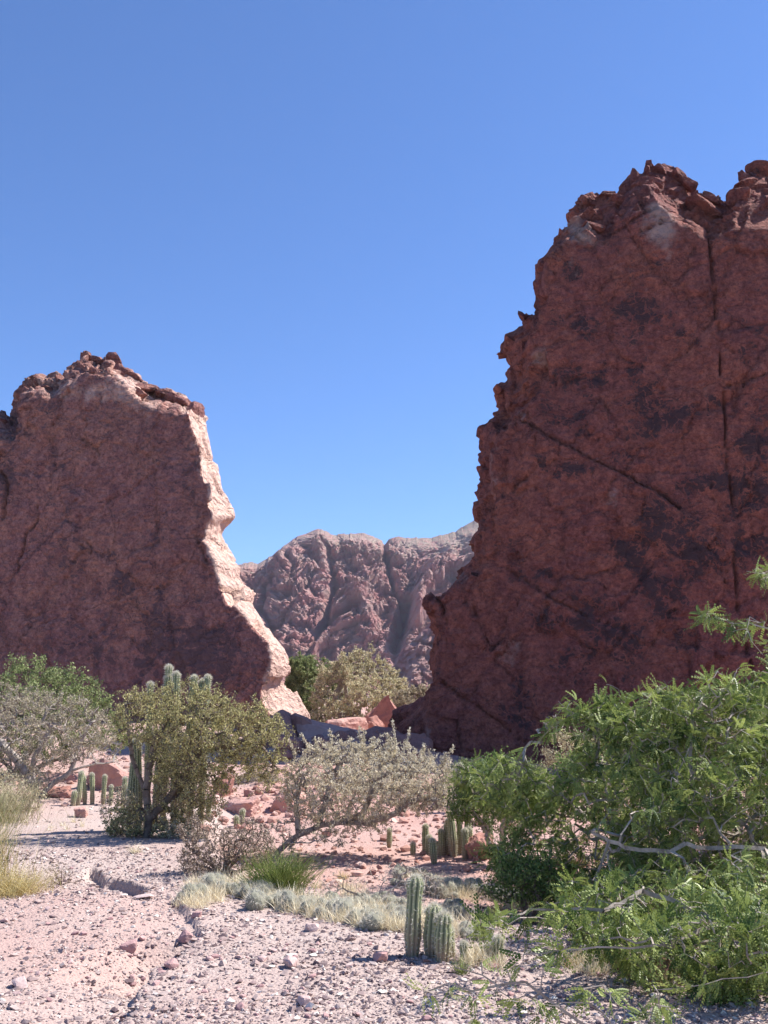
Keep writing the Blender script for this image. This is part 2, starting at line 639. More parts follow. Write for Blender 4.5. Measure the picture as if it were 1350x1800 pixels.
L_CR = [([(64, 890), (64, 915), (48, 935), (38, 965), (28, 985), (30, 1002)], 4.5, 0.45),
        ([(0, 830), (14, 850), (8, 880), (6, 910)], 8, 0.5),
        ([(145, 945), (156, 955), (157, 978)], 4, 0.25),
        ([(135, 765), (170, 790), (175, 800)], 4, 0.2), ([(98, 755), (90, 775)], 4, 0.2),
        ([(340, 940), (352, 960), (362, 985), (372, 1000)], 4, 0.3),
        ([(235, 1060), (262, 1085)], 4, 0.15), ([(265, 1090), (266, 1140)], 3, 0.12),
        ([(70, 1140), (85, 1170), (110, 1190)], 5, 0.2)]
R_CR = [([(1243, 400), (1248, 440), (1254, 520), (1262, 590), (1268, 660), (1275, 730), (1277, 790), (1283, 850), (1289, 920), (1292, 1000), (1297, 1075), (1308, 1130), (1322, 1180)], 5, 0.55),
        ([(914, 735), (945, 758), (985, 778), (1030, 805), (1100, 835), (1150, 862), (1200, 900)], 6, 0.5),
        ([(1280, 672), (1305, 668), (1350, 655), (1400, 640)], 5, 0.35),
        ([(890, 1000), (930, 1025), (980, 1060), (1040, 1090), (1100, 1110)], 5, 0.35),
        ([(772, 1198), (810, 1222), (850, 1245), (890, 1280), (935, 1310)], 4, 0.35),
        ([(766, 1048), (778, 1070), (785, 1098)], 5, 0.6), ([(830, 1060), (842, 1090), (846, 1110)], 3.5, 0.2),
        ([(1000, 400), (1040, 440), (1052, 425)], 4, 0.25), ([(1060, 430), (1095, 400), (1140, 370)], 4, 0.35),
        ([(1150, 380), (1170, 390), (1135, 405), (1125, 410)], 4, 0.3),
        ([(1020, 590), (1080, 570)], 3, 0.1), ([(985, 1200), (1020, 1235), (1030, 1250)], 4, 0.15),
        ([(1350, 900), (1400, 940), (1500, 990)], 5, 0.3), ([(1500, 400), (1520, 700), (1530, 1100)], 6, 0.4)]


def disp_left(V, N):
    front = sstep(0.35, 0.75, -N[:, 1]) * (1 - sstep(0.5, 1.4, V[:, 1] - (LY + LEAN * V[:, 2] - YAW * V[:, 0])))
    X, Y = px_of(V)
    end = sstep(300, 345, X) * (1 - front)
    b1, _ = blocky(V * np.array([0.9, 0.9, 0.75]), 3)
    b2, _ = blocky(V * 2.6 + 9, 4)
    b0, _ = blocky(V * np.array([0.5, 0.5, 0.85]) + 4, 33)
    d = (1 - front) * (0.27 * end * b0 + (0.05 + 0.36 * (1 - end)) * b1 + (0.015 + 0.13 * (1 - end)) * b2)
    crest = (1 - sstep(0, 60, seg_dist(X, Y, [(c[2], c[3]) for c in LP if c[3] < 800])))
    sp, ed = blocky(np.stack([V[:, 0] * 0.38 + V[:, 2] * 0.12, V[:, 1] * 0.3, V[:, 2] * 0.38 - V[:, 0] * 0.12], 1) + 0.25 * fbm(V * 1.1, 3, 31)[:, None], 43)
    d = d + front * (0.10 * sp - 0.09 * np.exp(-(ed / 0.02) ** 2) + 0.10 * fbm(V * 0.5, 4, 8) + 0.05 * fbm(V * 1.8, 4, 9) + crest * (0.22 * b1 + 0.14 * b2))
    ck, _ = crack_depth(V, L_CR, 1)
    d = d - front * ck
    d = d + 0.03 * fbm(V * 5, 3, 12)
    return V + N * d[:, None]


def blobs(X, Y, lst):
    out = np.zeros(len(X))
    for cx, cy, rx, ry, ang, a in lst:
        t = math.radians(ang)
        dx, dy = X - cx, Y - cy
        u = (dx * math.cos(t) + dy * math.sin(t)) / rx
        v = (-dx * math.sin(t) + dy * math.cos(t)) / ry
        out += a * np.exp(-(u * u + v * v))
    return out


def paint_left(V, N):
    X, Y = px_of(V)
    front = sstep(0.35, 0.75, -N[:, 1]) * (1 - sstep(0.7, 1.6, V[:, 1] - (LY + LEAN * V[:, 2] - YAW * V[:, 0])))
    v = blobs(X, Y, [(330, 1130, 110, 55, 20, 0.9), (150, 1150, 120, 35, 20, 0.5), (275, 950, 60, 25, 0, 0.5), (10, 850, 22, 40, 0, 0.9), (210, 1020, 90, 35, 10, 0.35),
                     (100, 980, 50, 90, 20, 0.25), (390, 1180, 60, 50, 40, 0.5), (320, 860, 30, 60, 0, 0.3), (230, 800, 60, 40, 0, 0.2)])
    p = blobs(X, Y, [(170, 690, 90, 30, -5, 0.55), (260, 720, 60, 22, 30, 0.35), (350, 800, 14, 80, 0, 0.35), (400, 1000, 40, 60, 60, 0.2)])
    p = p + (1 - front) * 1.0 * sstep(300, 345, X) + 0.22 * (1 - front) * (1 - sstep(300, 345, X)) + 0.15 * sstep(0.3, 0.8, N[:, 2])  # sunlit end and lit crest put into the colour as a paler tone
    _, ck = crack_depth(V, L_CR, 1)
    return {'varnish': v * front, 'pale': p, 'crack': ck * 0.8 * front}


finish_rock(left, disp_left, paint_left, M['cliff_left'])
tag(left, kind='structure')
left['label'] = 'lower pinkish rock wall left of the gap, its narrow right end lit by the sun'

# --- right wall
RY = 34.0
RP = [(700, 1420, 684, 1420), (700, 1330, 686, 1300), (722, 1290, 694, 1267), (748, 1262, 716, 1250), (764, 1238, 741, 1233), (766, 1214, 760, 1214), (770, 1157, 763, 1157), (779, 1117, 772, 1117), (770, 1094, 763, 1094),
      (764, 1062, 754, 1056), (782, 1046, 772, 1046), (812, 1030, 803, 1019), (834, 1016, 821, 1006), (852, 990, 837, 981), (850, 968, 826, 966), (852, 952, 821, 956), (858, 930, 835, 920), (866, 880, 848, 873),
      (868, 858, 848, 850), (878, 836, 838, 828), (884, 800, 851, 792), (888, 775, 847, 763), (902, 752, 871, 740), (914, 735, 876, 720), (930, 712, 871, 679), (950, 690, 889, 668), (962, 668, 891, 650),
      (962, 640, 880, 622), (952, 612, 891, 591), (948, 596, 920, 576), (950, 585, 914, 547), (956, 570, 934, 559), (958, 548, 941, 537), (962, 500, 952, 491), (966, 478, 957, 467),
      (980, 446, 974, 444), (996, 426, 986, 424), (1006, 412, 984, 413), (1020, 402, 1002, 400), (1030, 400, 1001, 381), (1044, 410, 1014, 365), (1058, 424, 1027, 349), (1066, 424, 1065, 338), (1078, 400, 1090, 351), (1094, 388, 1096, 329), (1108, 378, 1110, 306),
      (1126, 366, 1134, 306), (1140, 350, 1140, 292), (1152, 346, 1152, 300), (1166, 362, 1166, 291), (1178, 384, 1188, 301), (1196, 398, 1207, 311), (1218, 404, 1223, 338), (1232, 420, 1250, 342), (1244, 428, 1272, 350), (1254, 418, 1280, 359),
      (1270, 404, 1300, 338), (1290, 394, 1305, 318), (1315, 398, 1323, 296), (1340, 402, 1350, 299), (1380, 400, 1380, 306), (1430, 396, 1430, 330), (1500, 400, 1500, 318), (1600, 430, 1600, 360), (1720, 480, 1720, 420), (1720, 1420, 1720, 1420)]
RP = densify(RP)
bm = bmesh.new()
f = [wob(on_plane(a, b, RY), 5, 0.06) for a, b, c, d in RP]
s = [on_plane(c, d, RY + 2.4) for a, b, c, d in RP]
bk = [on_plane(c + 45 * float(sstep(330, 520, np.float64(d))), d + 34, RY + 5.2) for a, b, c, d in RP]
loft(bm, [f, s, bk])
right = remesh('rock_wall', bm, 0.085)


def disp_right(V, N):
    front = sstep(0.4, 0.8, -N[:, 1]) * (1 - sstep(0.35, 1.0, V[:, 1] - (RY + LEAN * V[:, 2] - YAW * V[:, 0])))
    X, Y = px_of(V)
    b1, _ = blocky(V * np.array([0.8, 0.8, 0.8]) + 3, 13)
    b2, _ = blocky(V * np.array([2.0, 2.0, 2.6]) + 9, 14)
    b3, _ = blocky(V * 5.0 + 2, 15)
    low = sstep(1150, 1000, Y)
    d = (1 - front) * (0.32 * b1 + (0.17 * b2 + 0.02 * b3) * (0.4 + 0.6 * low))
    sp, ed = blocky(np.stack([V[:, 0] * 0.42 + V[:, 2] * 0.18, V[:, 1] * 0.3, V[:, 2] * 0.42 - V[:, 0] * 0.18], 1) + 0.25 * fbm(V * 1.1, 3, 31)[:, None], 41)
    d = d + front * (0.12 * fbm(V * 0.4, 4, 28) + 0.04 * fbm(V * 1.8, 4, 29) + 0.13 * sp - 0.10 * np.exp(-(ed / 0.022) ** 2))
    # slab edges: surface right of / below a traced joint steps back
    line = np.interp(X, [914, 985, 1100, 1200, 1290, 1400], [735, 778, 835, 900, 960, 1020]) + 6 * fbm(V * 0.8, 2, 19)
    d = d + front * 0.16 * sstep(-4, 5, Y - line) * sstep(905, 930, X)
    line2 = np.interp(X, [860, 930, 980, 1040, 1100, 1250], [990, 1025, 1060, 1090, 1110, 1150]) + 6 * fbm(V * 0.8, 2, 20)
    d = d + front * 0.14 * sstep(-4, 5, Y - line2)
    vl = np.interp(Y, [400, 660, 920, 1180], [1243, 1268, 1289, 1322])
    d = d - front * 0.12 * sstep(-4, 4, X - vl)
    ck, _ = crack_depth(V, R_CR, 1)
    d = d - front * ck + 0.03 * fbm(V * 5, 3, 12)
    return V + N * d[:, None]


def paint_right(V, N):
    X, Y = px_of(V)
    front = sstep(0.4, 0.8, -N[:, 1]) * (1 - sstep(0.5, 1.2, V[:, 1] - (RY + LEAN * V[:, 2] - YAW * V[:, 0])))
    v = blobs(X, Y, [(1000, 480, 25, 20, 0, 0.7), (990, 565, 32, 22, 0, 0.8), (1085, 545, 18, 16, 0, 0.7), (1035, 590, 30, 22, 0, 0.5), (1130, 530, 40, 30, 0, 0.5), (1170, 590, 60, 40, 0, 0.4),
                     (1005, 655, 26, 26, 60, 0.9), (1052, 668, 20, 18, 0, 0.6), (970, 720, 28, 26, 0, 0.7), (1035, 735, 24, 18, 0, 0.7), (1130, 700, 50, 50, 0, 0.5), (1180, 735, 50, 22, -25, 0.9),
                     (1100, 805, 26, 14, 0, 0.8), (980, 820, 40, 16, 15, 0.6), (1030, 825, 22, 14, 0, 0.7), (1220, 850, 55, 18, -10, 0.8), (1320, 780, 45, 30, -40, 0.8), (1320, 860, 40, 50, 0, 0.7),
                     (1150, 920, 70, 55, 35, 0.75), (1230, 970, 55, 60, 45, 0.7), (1110, 985, 50, 18, 40, 0.8), (1160, 1060, 60, 40, 35, 0.7), (950, 1005, 30, 20, 0, 0.5), (1010, 1095, 40, 16, 25, 0.6),
                     (1080, 1120, 50, 22, 30, 0.7), (930, 1210, 40, 30, 0, 0.6), (950, 1095, 26, 16, 0, 0.5), (1090, 1200, 30, 24, 0, 0.6), (830, 1120, 24, 40, 0, 0.3), (1330, 950, 40, 30, 0, 0.6),
                     (880, 1250, 50, 20, 20, 0.5), (1310, 560, 30, 60, 0, 0.25), (1450, 700, 60, 60, 0, 0.5), (1430, 1000, 60, 60, 0, 0.5)])
    v = v - blobs(X, Y, [(1080, 900, 40, 60, 40, 0.8), (1200, 790, 90, 16, -25, 0.8), (1060, 1020, 120, 12, 35, 0.6), (1200, 1080, 90, 10, 35, 0.5), (1300, 450, 40, 40, 0, 0.5), (870, 1150, 40, 60, 0, 0.3)])
    p = blobs(X, Y, [(1160, 400, 30, 30, 20, 0.95), (1150, 362, 16, 16, 0, 0.7), (1030, 415, 28, 14, 20, 0.8), (1010, 450, 22, 40, 0, 0.4), (898, 1150, 28, 30, 30, 0.5), (1065, 880, 26, 40, 40, 0.4),
                     (955, 625, 8, 30, 0, 0.5), (915, 728, 8, 10, 0, 0.6), (752, 1300, 8, 40, 0, 0.5), (1170, 450, 20, 40, 0, 0.3), (1000, 1240, 60, 20, 0, 0.25), (870, 845, 10, 50, 10, 0.3), (1310, 400, 30, 10, 0, 0.3)])
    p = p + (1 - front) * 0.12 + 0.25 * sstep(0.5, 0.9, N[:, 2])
    _, ck = crack_depth(V, R_CR, 1)
    return {'varnish': v * front, 'pale': p, 'crack': ck * 0.9 * front}


finish_rock(right, disp_right, paint_right, M['cliff_right'])
tag(right, kind='structure')
right['label'] = 'tall dark red rock wall right of the gap, in shade'


# ------------------------------------------------------------------ mountain beyond the gap
def build_mountain():
    xs = np.concatenate([np.linspace(-700, -125, 90), np.arange(-124, 90, 0.42), np.linspace(91, 700, 90)])
    ts = np.concatenate([np.linspace(0, 1, 400), np.linspace(1.01, 1.9, 40)])
    Y0, W = 620.0, 150.0
    sil = [(-900, 1180), (-300, 1020), (0, 960), (200, 985), (330, 1000), (425, 992), (440, 988), (455, 990), (480, 976), (500, 960), (522, 944), (545, 936), (560, 929), (572, 935), (590, 941), (615, 938), (640, 937), (655, 941), (672, 951), (676, 956),
           (684, 947), (700, 944), (725, 946), (760, 945), (785, 938), (800, 935), (815, 924), (835, 914), (900, 890), (1000, 900), (1200, 930), (1500, 990), (2000, 1080)]
    P = np.array([at(a, b, Y0 + W) for a, b in sil])
    top = np.interp(xs, P[:, 0], P[:, 2])
    Xg, Tg = np.meshgrid(xs, ts)
    x, t = Xg.ravel(), Tg.ravel()
    tp = np.interp(x, xs, top)
    z = np.where(t <= 1, -4 + (tp + 4) * t, tp - (t - 1) * 90)
    y = Y0 + W * t
    fall = np.where(t <= 1, 1.0, 0.6)
    q = np.stack([x, z * 0.55, 0 * x], 1)
    wx = 9 * fbm(q * 0.02, 3, 100)
    q2 = q + np.stack([wx, 5 * fbm(q * 0.03, 3, 101), 0 * x], 1)
    r = 24 * fbm(q2 * np.array([0.016, 0.012, 1]), 4, 110)
    di = np.stack([x * 0.8 + z * 0.6, z * 0.8 - x * 0.5, 0 * x], 1) + np.stack([6 * fbm(q * 0.06, 2, 103), 6 * fbm(q * 0.06, 2, 104), 0 * x], 1)
    r += 9 * (ridged(di * np.array([0.022, 0.055, 1]) + 5, 4, 120) - 0.4)
    r += 6 * (ridged(q2 * np.array([0.06, 0.05, 1]) + 2, 4, 125) - 0.4)
    r += 3.6 * (ridged(di * np.array([0.10, 0.20, 1]) + 9, 4, 130) - 0.4)
    for fr, am, sd in ((0.05, 9, 131), (0.12, 5.0, 132), (0.28, 2.6, 133), (0.6, 1.3, 134), (1.3, 0.6, 135)):
        r += am * (np.abs(vnoise(di * np.array([fr * 0.7, fr * 1.25, 1]) + sd, sd)) * 2 - 0.5)
    b, _ = blocky(np.stack([di[:, 0] * 0.16, di[:, 1] * 0.34, 0 * x], 1), 140)
    r += 2.4 * b
    b, _ = blocky(np.stack([di[:, 0] * 0.4, di[:, 1] * 0.9, 0 * x], 1), 141)
    r += 1.3 * b
    # traced ravines
    depth = Y0 + W * np.clip(z / np.maximum(tp, 1), 0, 1)
    sc = FPX / np.hypot(depth, 0)
    PX = 675 + x * FPX / (depth * cp + (z - H) * sp)
    PY = 900 - FPX * ((z - H) * cp - depth * sp) / (depth * cp + (z - H) * sp)
    wob_ = 4 * fbm(q * 0.08, 2, 150)
    for poly, w, dpt in [([(676, 952), (677, 975), (684, 1015), (692, 1045), (703, 1065), (712, 1085)], 8, 16), ([(566, 950), (582, 990), (590, 1030), (577, 1075), (566, 1110)], 11, 14),
                         ([(712, 1065), (706, 1100), (694, 1140)], 18, 30), ([(500, 975), (520, 1010), (505, 1050)], 9, 8), ([(470, 1040), (462, 1080), (478, 1110)], 9, 9), ([(602, 1055), (576, 1085), (560, 1130)], 10, 14)]:
        d = seg_dist(PX + wob_, PY, poly)
        r -= dpt * np.clip(1 - d / w, 0, 1) ** 1.2
    r += 16 * np.clip(1 - seg_dist(PX, PY, [(790, 985), (760, 1010), (738, 1045), (735, 1110)]) / 22, 0, 1)
    r += 10 * np.clip(1 - seg_dist(PX, PY, [(622, 1045), (645, 1080), (650, 1120)]) / 22, 0, 1)
    calm = 1 - 0.6 * sstep(690, 740, PX) * (1 - sstep(975, 1010, PY))
    near_top = 1 - 0.9 * sstep(0.86, 1.0, t)
    r = r * calm * near_top * fall
    y = y - r
    z = z + 0.25 * r * sstep(0.02, 0.2, t) * near_top
    z = z + sstep(0.9, 1.0, t) * 0.8 * blocky(np.stack([x * 0.25, 0 * x, 0 * x], 1), 160)[0]
    V = np.stack([x, y, z], 1)
    nr, nc = Xg.shape
    a = (np.arange(nr - 1)[:, None] * nc + np.arange(nc - 1)[None, :]).ravel()
    F = np.stack([a, a + 1, a + nc + 1, a + nc], 1)
    scrub = -0.1 + 0.45 * sstep(0.55, 1.0, t) + 0.35 * (1 - calm) + 0.1 + 0.2 * fbm(q * 0.03, 3, 170) - 0.25 * (1 - sstep(0.2, 0.6, t))
    o = link('mountain', mesh_np('mountain', V, F, {'scrub': scrub}), M['mountain'])
    tag(o, kind='structure')
    # nearer dark spur at the foot
    xs = np.linspace(-60, 140, 420)
    ts = np.concatenate([np.linspace(0, 1, 160), np.linspace(1.02, 2.2, 30)])
    Y0, W = 330.0, 50.0
    sil = [(400, 1230), (560, 1200), (640, 1190), (690, 1172), (702, 1150), (718, 1132), (735, 1118), (752, 1100), (768, 1085), (800, 1070), (900, 1040), (1100, 1010), (1400, 1100), (1800, 1200)]
    P = np.array([at(a, b, Y0 + W) for a, b in sil])
    top = np.interp(xs, P[:, 0], P[:, 2])
    Xg, Tg = np.meshgrid(xs, ts)
    x, t = Xg.ravel(), Tg.ravel()
    tp = np.interp(x, xs, top)
    z = np.where(t <= 1, -3 + (tp + 3) * t, tp - (t - 1) * 22)
    y = Y0 + W * t
    q = np.stack([x, z * 0.8, 0 * x], 1)
    r = 9 * (ridged(q * 0.045, 4, 210) - 0.5) + 2.5 * (ridged(q * 0.16, 4, 220) - 0.4)
    b, _ = blocky(np.stack([x * 0.35, z * 0.5, 0 * x], 1), 240)
    r += 2.4 * b
    b, _ = blocky(np.stack([x * 0.9, z * 1.2, 0 * x], 1), 241)
    r += 0.9 * b
    nt = 1 - 0.7 * sstep(0.86, 1.0, t)
    y = y - r * nt
    z = z + 0.3 * r * nt
    V = np.stack([x, y, z], 1)
    nr, nc = Xg.shape
    a = (np.arange(nr - 1)[:, None] * nc + np.arange(nc - 1)[None, :]).ravel()
    F = np.stack([a, a + 1, a + nc + 1, a + nc], 1)
    o = link('hill', mesh_np('hill', V, F, {'scrub': np.full(len(V), -0.1)}), M['mountain'])
    tag(o, kind='structure')


build_mountain()


def haze():
    bm = bmesh.new()
    bmesh.ops.create_cube(bm, size=1.0)
    for v in bm.verts:
        v.co = Vector((v.co.x * 3600, v.co.y * 3600, -18 if v.co.z < 0 else 260))
    me = bpy.data.meshes.new('haze')
    bm.to_mesh(me)
    bm.free()
    m = bpy.data.materials.new('haze')
    m.use_nodes = True
    m.node_tree.nodes.clear()
    o_ = m.node_tree.nodes.new('ShaderNodeOutputMaterial')
    v_ = m.node_tree.nodes.new('ShaderNodeVolumePrincipled')
    v_.inputs['Color'].default_value = (0.82, 0.80, 1.0, 1)
    v_.inputs['Density'].default_value = 0.00011
    v_.inputs['Anisotropy'].default_value = 0.2
    m.node_tree.links.new(v_.outputs[0], o_.inputs['Volume'])
    tag(link('haze', me, m), kind='stuff')


haze()
# ------------------------------------------------------------------ plant materials
def leaf_material(name, c1, c2, trans=0.4, rough=0.6, spec=0.15):
    n = NT(name, rough)
    n.b.inputs['Specular IOR Level'].default_value = spec
    c = n.mix(n.attr('tint'), c1, c2)
    n.col(c)
    n.translucent(c, trans)
    return n.m


def bark_material(name, c1, c2):
    n = NT(name, 0.9)
    n.col(n.mix(n.ramp(n.noise(9, 6, 0.7), [(0.35, 0.0), (0.65, 1.0)]), c1, c2))
    n.bump(n.noise(60, 6, 0.7), 0.5, 0.01)
    return n.m


M['leaf_mesquite'] = leaf_material('mesquite_leaf', (0.035, 0.080, 0.014), (0.37, 0.43, 0.12), 0.28, 0.45, 0.3)
M['leaf_green'] = leaf_material('green_leaf', (0.055, 0.11, 0.025), (0.30, 0.38, 0.12), 0.3)
M['leaf_dusty'] = leaf_material('dusty_green_leaf', (0.10, 0.14, 0.045), (0.38, 0.42, 0.19), 0.3)
M['leaf_olive'] = leaf_material('olive_leaf', (0.18, 0.165, 0.06), (0.64, 0.58, 0.28), 0.25)
M['leaf_grey'] = leaf_material('grey_leaf', (0.20, 0.175, 0.11), (0.56, 0.49, 0.35), 0.25)
M['leaf_pale'] = leaf_material('pale_leaf', (0.42, 0.36, 0.24), (0.92, 0.84, 0.64), 0.25)
M['leaf_beige'] = leaf_material('beige_leaf', (0.28, 0.25, 0.13), (0.80, 0.73, 0.48), 0.3)
M['stem_green'] = leaf_material('green_stem', (0.12, 0.17, 0.035), (0.33, 0.37, 0.12), 0.2)
M['dry_brown'] = leaf_material('dry_brown_twig', (0.22, 0.16, 0.12), (0.46, 0.37, 0.29), 0.15, 0.8)
M['dry_yellow'] = leaf_material('dry_yellow_stem', (0.52, 0.42, 0.17), (0.78, 0.68, 0.38), 0.35, 0.7)
M['straw'] = leaf_material('straw_grass', (0.60, 0.49, 0.30), (0.97, 0.90, 0.70), 0.15, 0.6)
M['bark_pale'] = bark_material('pale_bark', (0.20, 0.165, 0.13), (0.46, 0.40, 0.34))
M['bark_brown'] = bark_material('brown_bark', (0.10, 0.075, 0.06), (0.25, 0.195, 0.155))
M['bark_grey'] = bark_material('grey_bark', (0.20, 0.17, 0.15), (0.42, 0.37, 0.33))
M['spine'] = leaf_material('cactus_spine', (0.55, 0.50, 0.38), (0.86, 0.83, 0.72), 0.2, 0.6)
M['white_spine'] = leaf_material('white_spine', (0.62, 0.57, 0.47), (0.92, 0.87, 0.76), 0.3, 0.6)
n = NT('cactus_skin', 0.6)
n.b.inputs['Specular IOR Level'].default_value = 0.35
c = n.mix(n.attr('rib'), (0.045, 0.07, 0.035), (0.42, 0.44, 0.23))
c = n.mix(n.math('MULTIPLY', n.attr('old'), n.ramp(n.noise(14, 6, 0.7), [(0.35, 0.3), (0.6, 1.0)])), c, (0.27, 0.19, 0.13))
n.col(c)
n.bump(n.noise(60, 4, 0.6), 0.3, 0.006)
M['cactus'] = n.m
n = NT('cushion_skin', 0.7)
n.col(n.mix(n.noise(20, 4, 0.6), (0.12, 0.12, 0.09), (0.28, 0.27, 0.20)))
M['cushion'] = n.m

# ------------------------------------------------------------------ plant geometry
def tube_mesh(P0, P1, R0, R1, k=3):
    D = P1 - P0
    L = np.linalg.norm(D, axis=1, keepdims=True)
    D = D / np.maximum(L, 1e-6)
    ref = np.where(np.abs(D[:, 2:3]) > 0.9, np.array([[1.0, 0, 0]]), np.array([[0, 0, 1.0]]))
    A = np.cross(D, ref)
    A /= np.maximum(np.linalg.norm(A, axis=1, keepdims=True), 1e-6)
    B = np.cross(D, A)
    ang = np.arange(k) * 2 * math.pi / k
    ring = np.cos(ang)[None, :, None] * A[:, None, :] + np.sin(ang)[None, :, None] * B[:, None, :]
    V = np.concatenate([(P0 - 0)[:, None, :] + ring * R0[:, None, None], P1[:, None, :] + ring * R1[:, None, None]], 1)
    n = len(P0)
    base = (np.arange(n) * 2 * k)[:, None]
    i = np.arange(k)
    j = (i + 1) % k
    F = np.stack([i, j, j + k, i + k], 1)[None] + base[:, :, None]
    return V.reshape(-1, 3), F.reshape(-1, 4)


def frames(D, rng):
    D = D / np.maximum(np.linalg.norm(D, axis=1, keepdims=True), 1e-6)
    r = rng.normal(size=D.shape)
    r = r + np.array([0, 0, 0.8])
    S = np.cross(r, D)
    S /= np.maximum(np.linalg.norm(S, axis=1, keepdims=True), 1e-6)
    N = np.cross(D, S)
    return np.stack([D, S, N], 1)          # rows are local x, y, z


def scatter(T, F, P, D, S, rng):
    R = frames(D, rng)
    V = np.einsum('mi,nij->nmj', T, R) * S[:, None, None] + P[:, None, :]
    m = len(T)
    FF = F[None] + (np.arange(len(P)) * m)[:, None, None]
    tint = np.repeat(rng.random(len(P)), m)
    return V.reshape(-1, 3), FF.reshape(-1, F.shape[1]), tint


T_LEAF = np.array([[0, 0, 0], [0.5, 0.26, 0.06], [1, 0, -0.04], [0.5, -0.26, 0.06]])
F_LEAF = np.array([[0, 1, 2, 3]])


def pinnate(pairs=7, spread=0.35, droop=0.55):
    """a twice-divided leaf: two drooping combs of narrow leaflets"""
    V, F = [], []
    for sgn in (-1, 1):
        def pt(t):
            return np.array([0.12 + 0.88 * t * math.cos(spread), sgn * t * math.sin(spread), 0.10 * t - droop * t * t])
        for i in range(3):
            a, b = pt(i / 3), pt((i + 1) / 3)
            k = len(V)
            V += [a + [0, 0.008, 0], b + [0, 0.008, 0], b - [0, 0.008, 0], a - [0, 0.008, 0]]
            F.append([k, k + 1, k + 2, k + 3])
        for i in range(pairs):
            t = (i + 0.6) / pairs
            p = pt(t)
            ln = 0.14 * (1 - 0.35 * abs(2 * t - 1))
            for s2 in (-1, 1):
                d = np.array([0.45, s2 * 0.9, -0.25])
                d /= np.linalg.norm(d)
                w = np.array([0.066, -s2 * 0.022, 0])
                k = len(V)
                V += [p - w * 0.5, p + d * ln * 0.55 - w, p + d * ln, p + d * ln * 0.55 + w]
                F.append([k, k + 1, k + 2, k + 3])
    return np.array(V), np.array(F)


T_PIN, F_PIN = pinnate()


def inside(px, py, poly):
    c = np.zeros(len(px), bool)
    for (ax, ay), (bx, by) in zip(poly, poly[1:] + poly[:1]):
        m = ((ay > py) != (by > py))
        with np.errstate(divide='ignore', invalid='ignore'):
            xi = (bx - ax) * (py - ay) / (by - ay if by != ay else 1e-9) + ax
        c ^= m & (px < xi)
    return c


def tips_in(poly, n, Y, depth, rng, low=0.04, edge=0.5, fuzz=0.05, clump=0.12):
    """points that fill a rounded crown whose outline is the traced one at distance Y"""
    xs = [p[0] for p in poly]
    ys = [p[1] for p in poly]
    out = []
    off = rng.random(3) * 50
    guard = 0
    while len(out) < n and guard < 60:
        guard += 1
        px = rng.uniform(min(xs), max(xs), 4000)
        py = rng.uniform(min(ys), max(ys), 4000)
        m = inside(px, py, poly)
        px, py = px[m], py[m]
        d = seg_dist(px, py, poly + poly[:1]) * Y / FPX
        hw = np.minimum(depth, d * 1.3 + 0.12 * depth)
        u = rng.uniform(-1, 1, len(px))
        u = np.sign(u) * np.abs(u) ** edge
        Q = np.array([at(a, b, Y + h) for a, b, h in zip(px[:1200], py[:1200], (u * hw)[:1200])])
        if len(Q) == 0: continue
        Q = Q + rng.normal(size=Q.shape) * fuzz * depth
        cl = fbm(Q * (1.7 / max(depth, 0.3)) + off, 2, 3)
        Q = Q[cl > -clump - 0.25 * (rng.random(len(Q)))]
        out.extend(list(Q))
    out = np.array(out[:n * 2])[:n]
    g = gz(out[:, 0], out[:, 1])
    out[:, 2] = np.maximum(out[:, 2], g + low)
    return out


def grow(mains, tips, rng, step=0.12, wob_=0.16, rise=0.15, tip_r=0.002, expo=0.5):
    pos, par = [], []
    for pl in mains:
        start = None
        for i, p in enumerate(pl):
            p = np.asarray(p, float)
            if i == 0:
                if pos:
                    d = np.linalg.norm(np.array(pos) - p, axis=1)
                    if d.min() < 1e-3:
                        start = int(d.argmin())
                        continue
                    pos.append(p)
                    par.append(int(d.argmin()) if d.min() < 0.4 else -1)
                else:
                    pos.append(p)
                    par.append(-1)
                start = len(pos) - 1
            else:
                a = pos[start]
                k = max(1, int(np.linalg.norm(p - a) / step))
                for j in range(1, k + 1):
                    t = j / k
                    q = a + (p - a) * t + rng.normal(size=3) * step * 0.10 * (1 if j < k else 0)
                    pos.append(q)
                    par.append(start)
                    start = len(pos) - 1
    P = np.zeros((len(pos) + len(tips) * 40, 3))
    P[:len(pos)] = pos
    n = len(pos)
    d0 = np.array([np.min(np.linalg.norm(P[:n] - t, axis=1)) for t in tips])
    for ti in np.argsort(d0):
        t = tips[ti]
        dd = t - P[:n]
        dist = np.sqrt((dd ** 2).sum(1))
        cost = dist + 0.25 * np.maximum(0, -dd[:, 2])
        i = int(cost.argmin())
        L = dist[i]
        if L < 0.02: continue
        k = min(12, max(2, int(L / step)))
        a = P[i]
        side = rng.normal(size=3) * L * wob_
        side[2] += rise * L
        for j in range(1, k + 1):
            s = j / k
            q = a + (t - a) * s + side * math.sin(math.pi * s) + rng.normal(size=3) * step * (0.22 if j < k else 0.0)
            if n >= len(P): break
            P[n] = q
            par.append(i)
            i = n
            n += 1
    P = P[:n]
    par = np.array(par[:n])
    cnt = np.zeros(n)
    haschild = np.zeros(n, bool)
    haschild[par[par >= 0]] = True
    cnt[~haschild] = 1
    for i in range(n - 1, -1, -1):
        if par[i] >= 0: cnt[par[i]] += cnt[i]
    rad = tip_r * np.maximum(cnt, 1) ** expo
    return P, par, rad, ~haschild


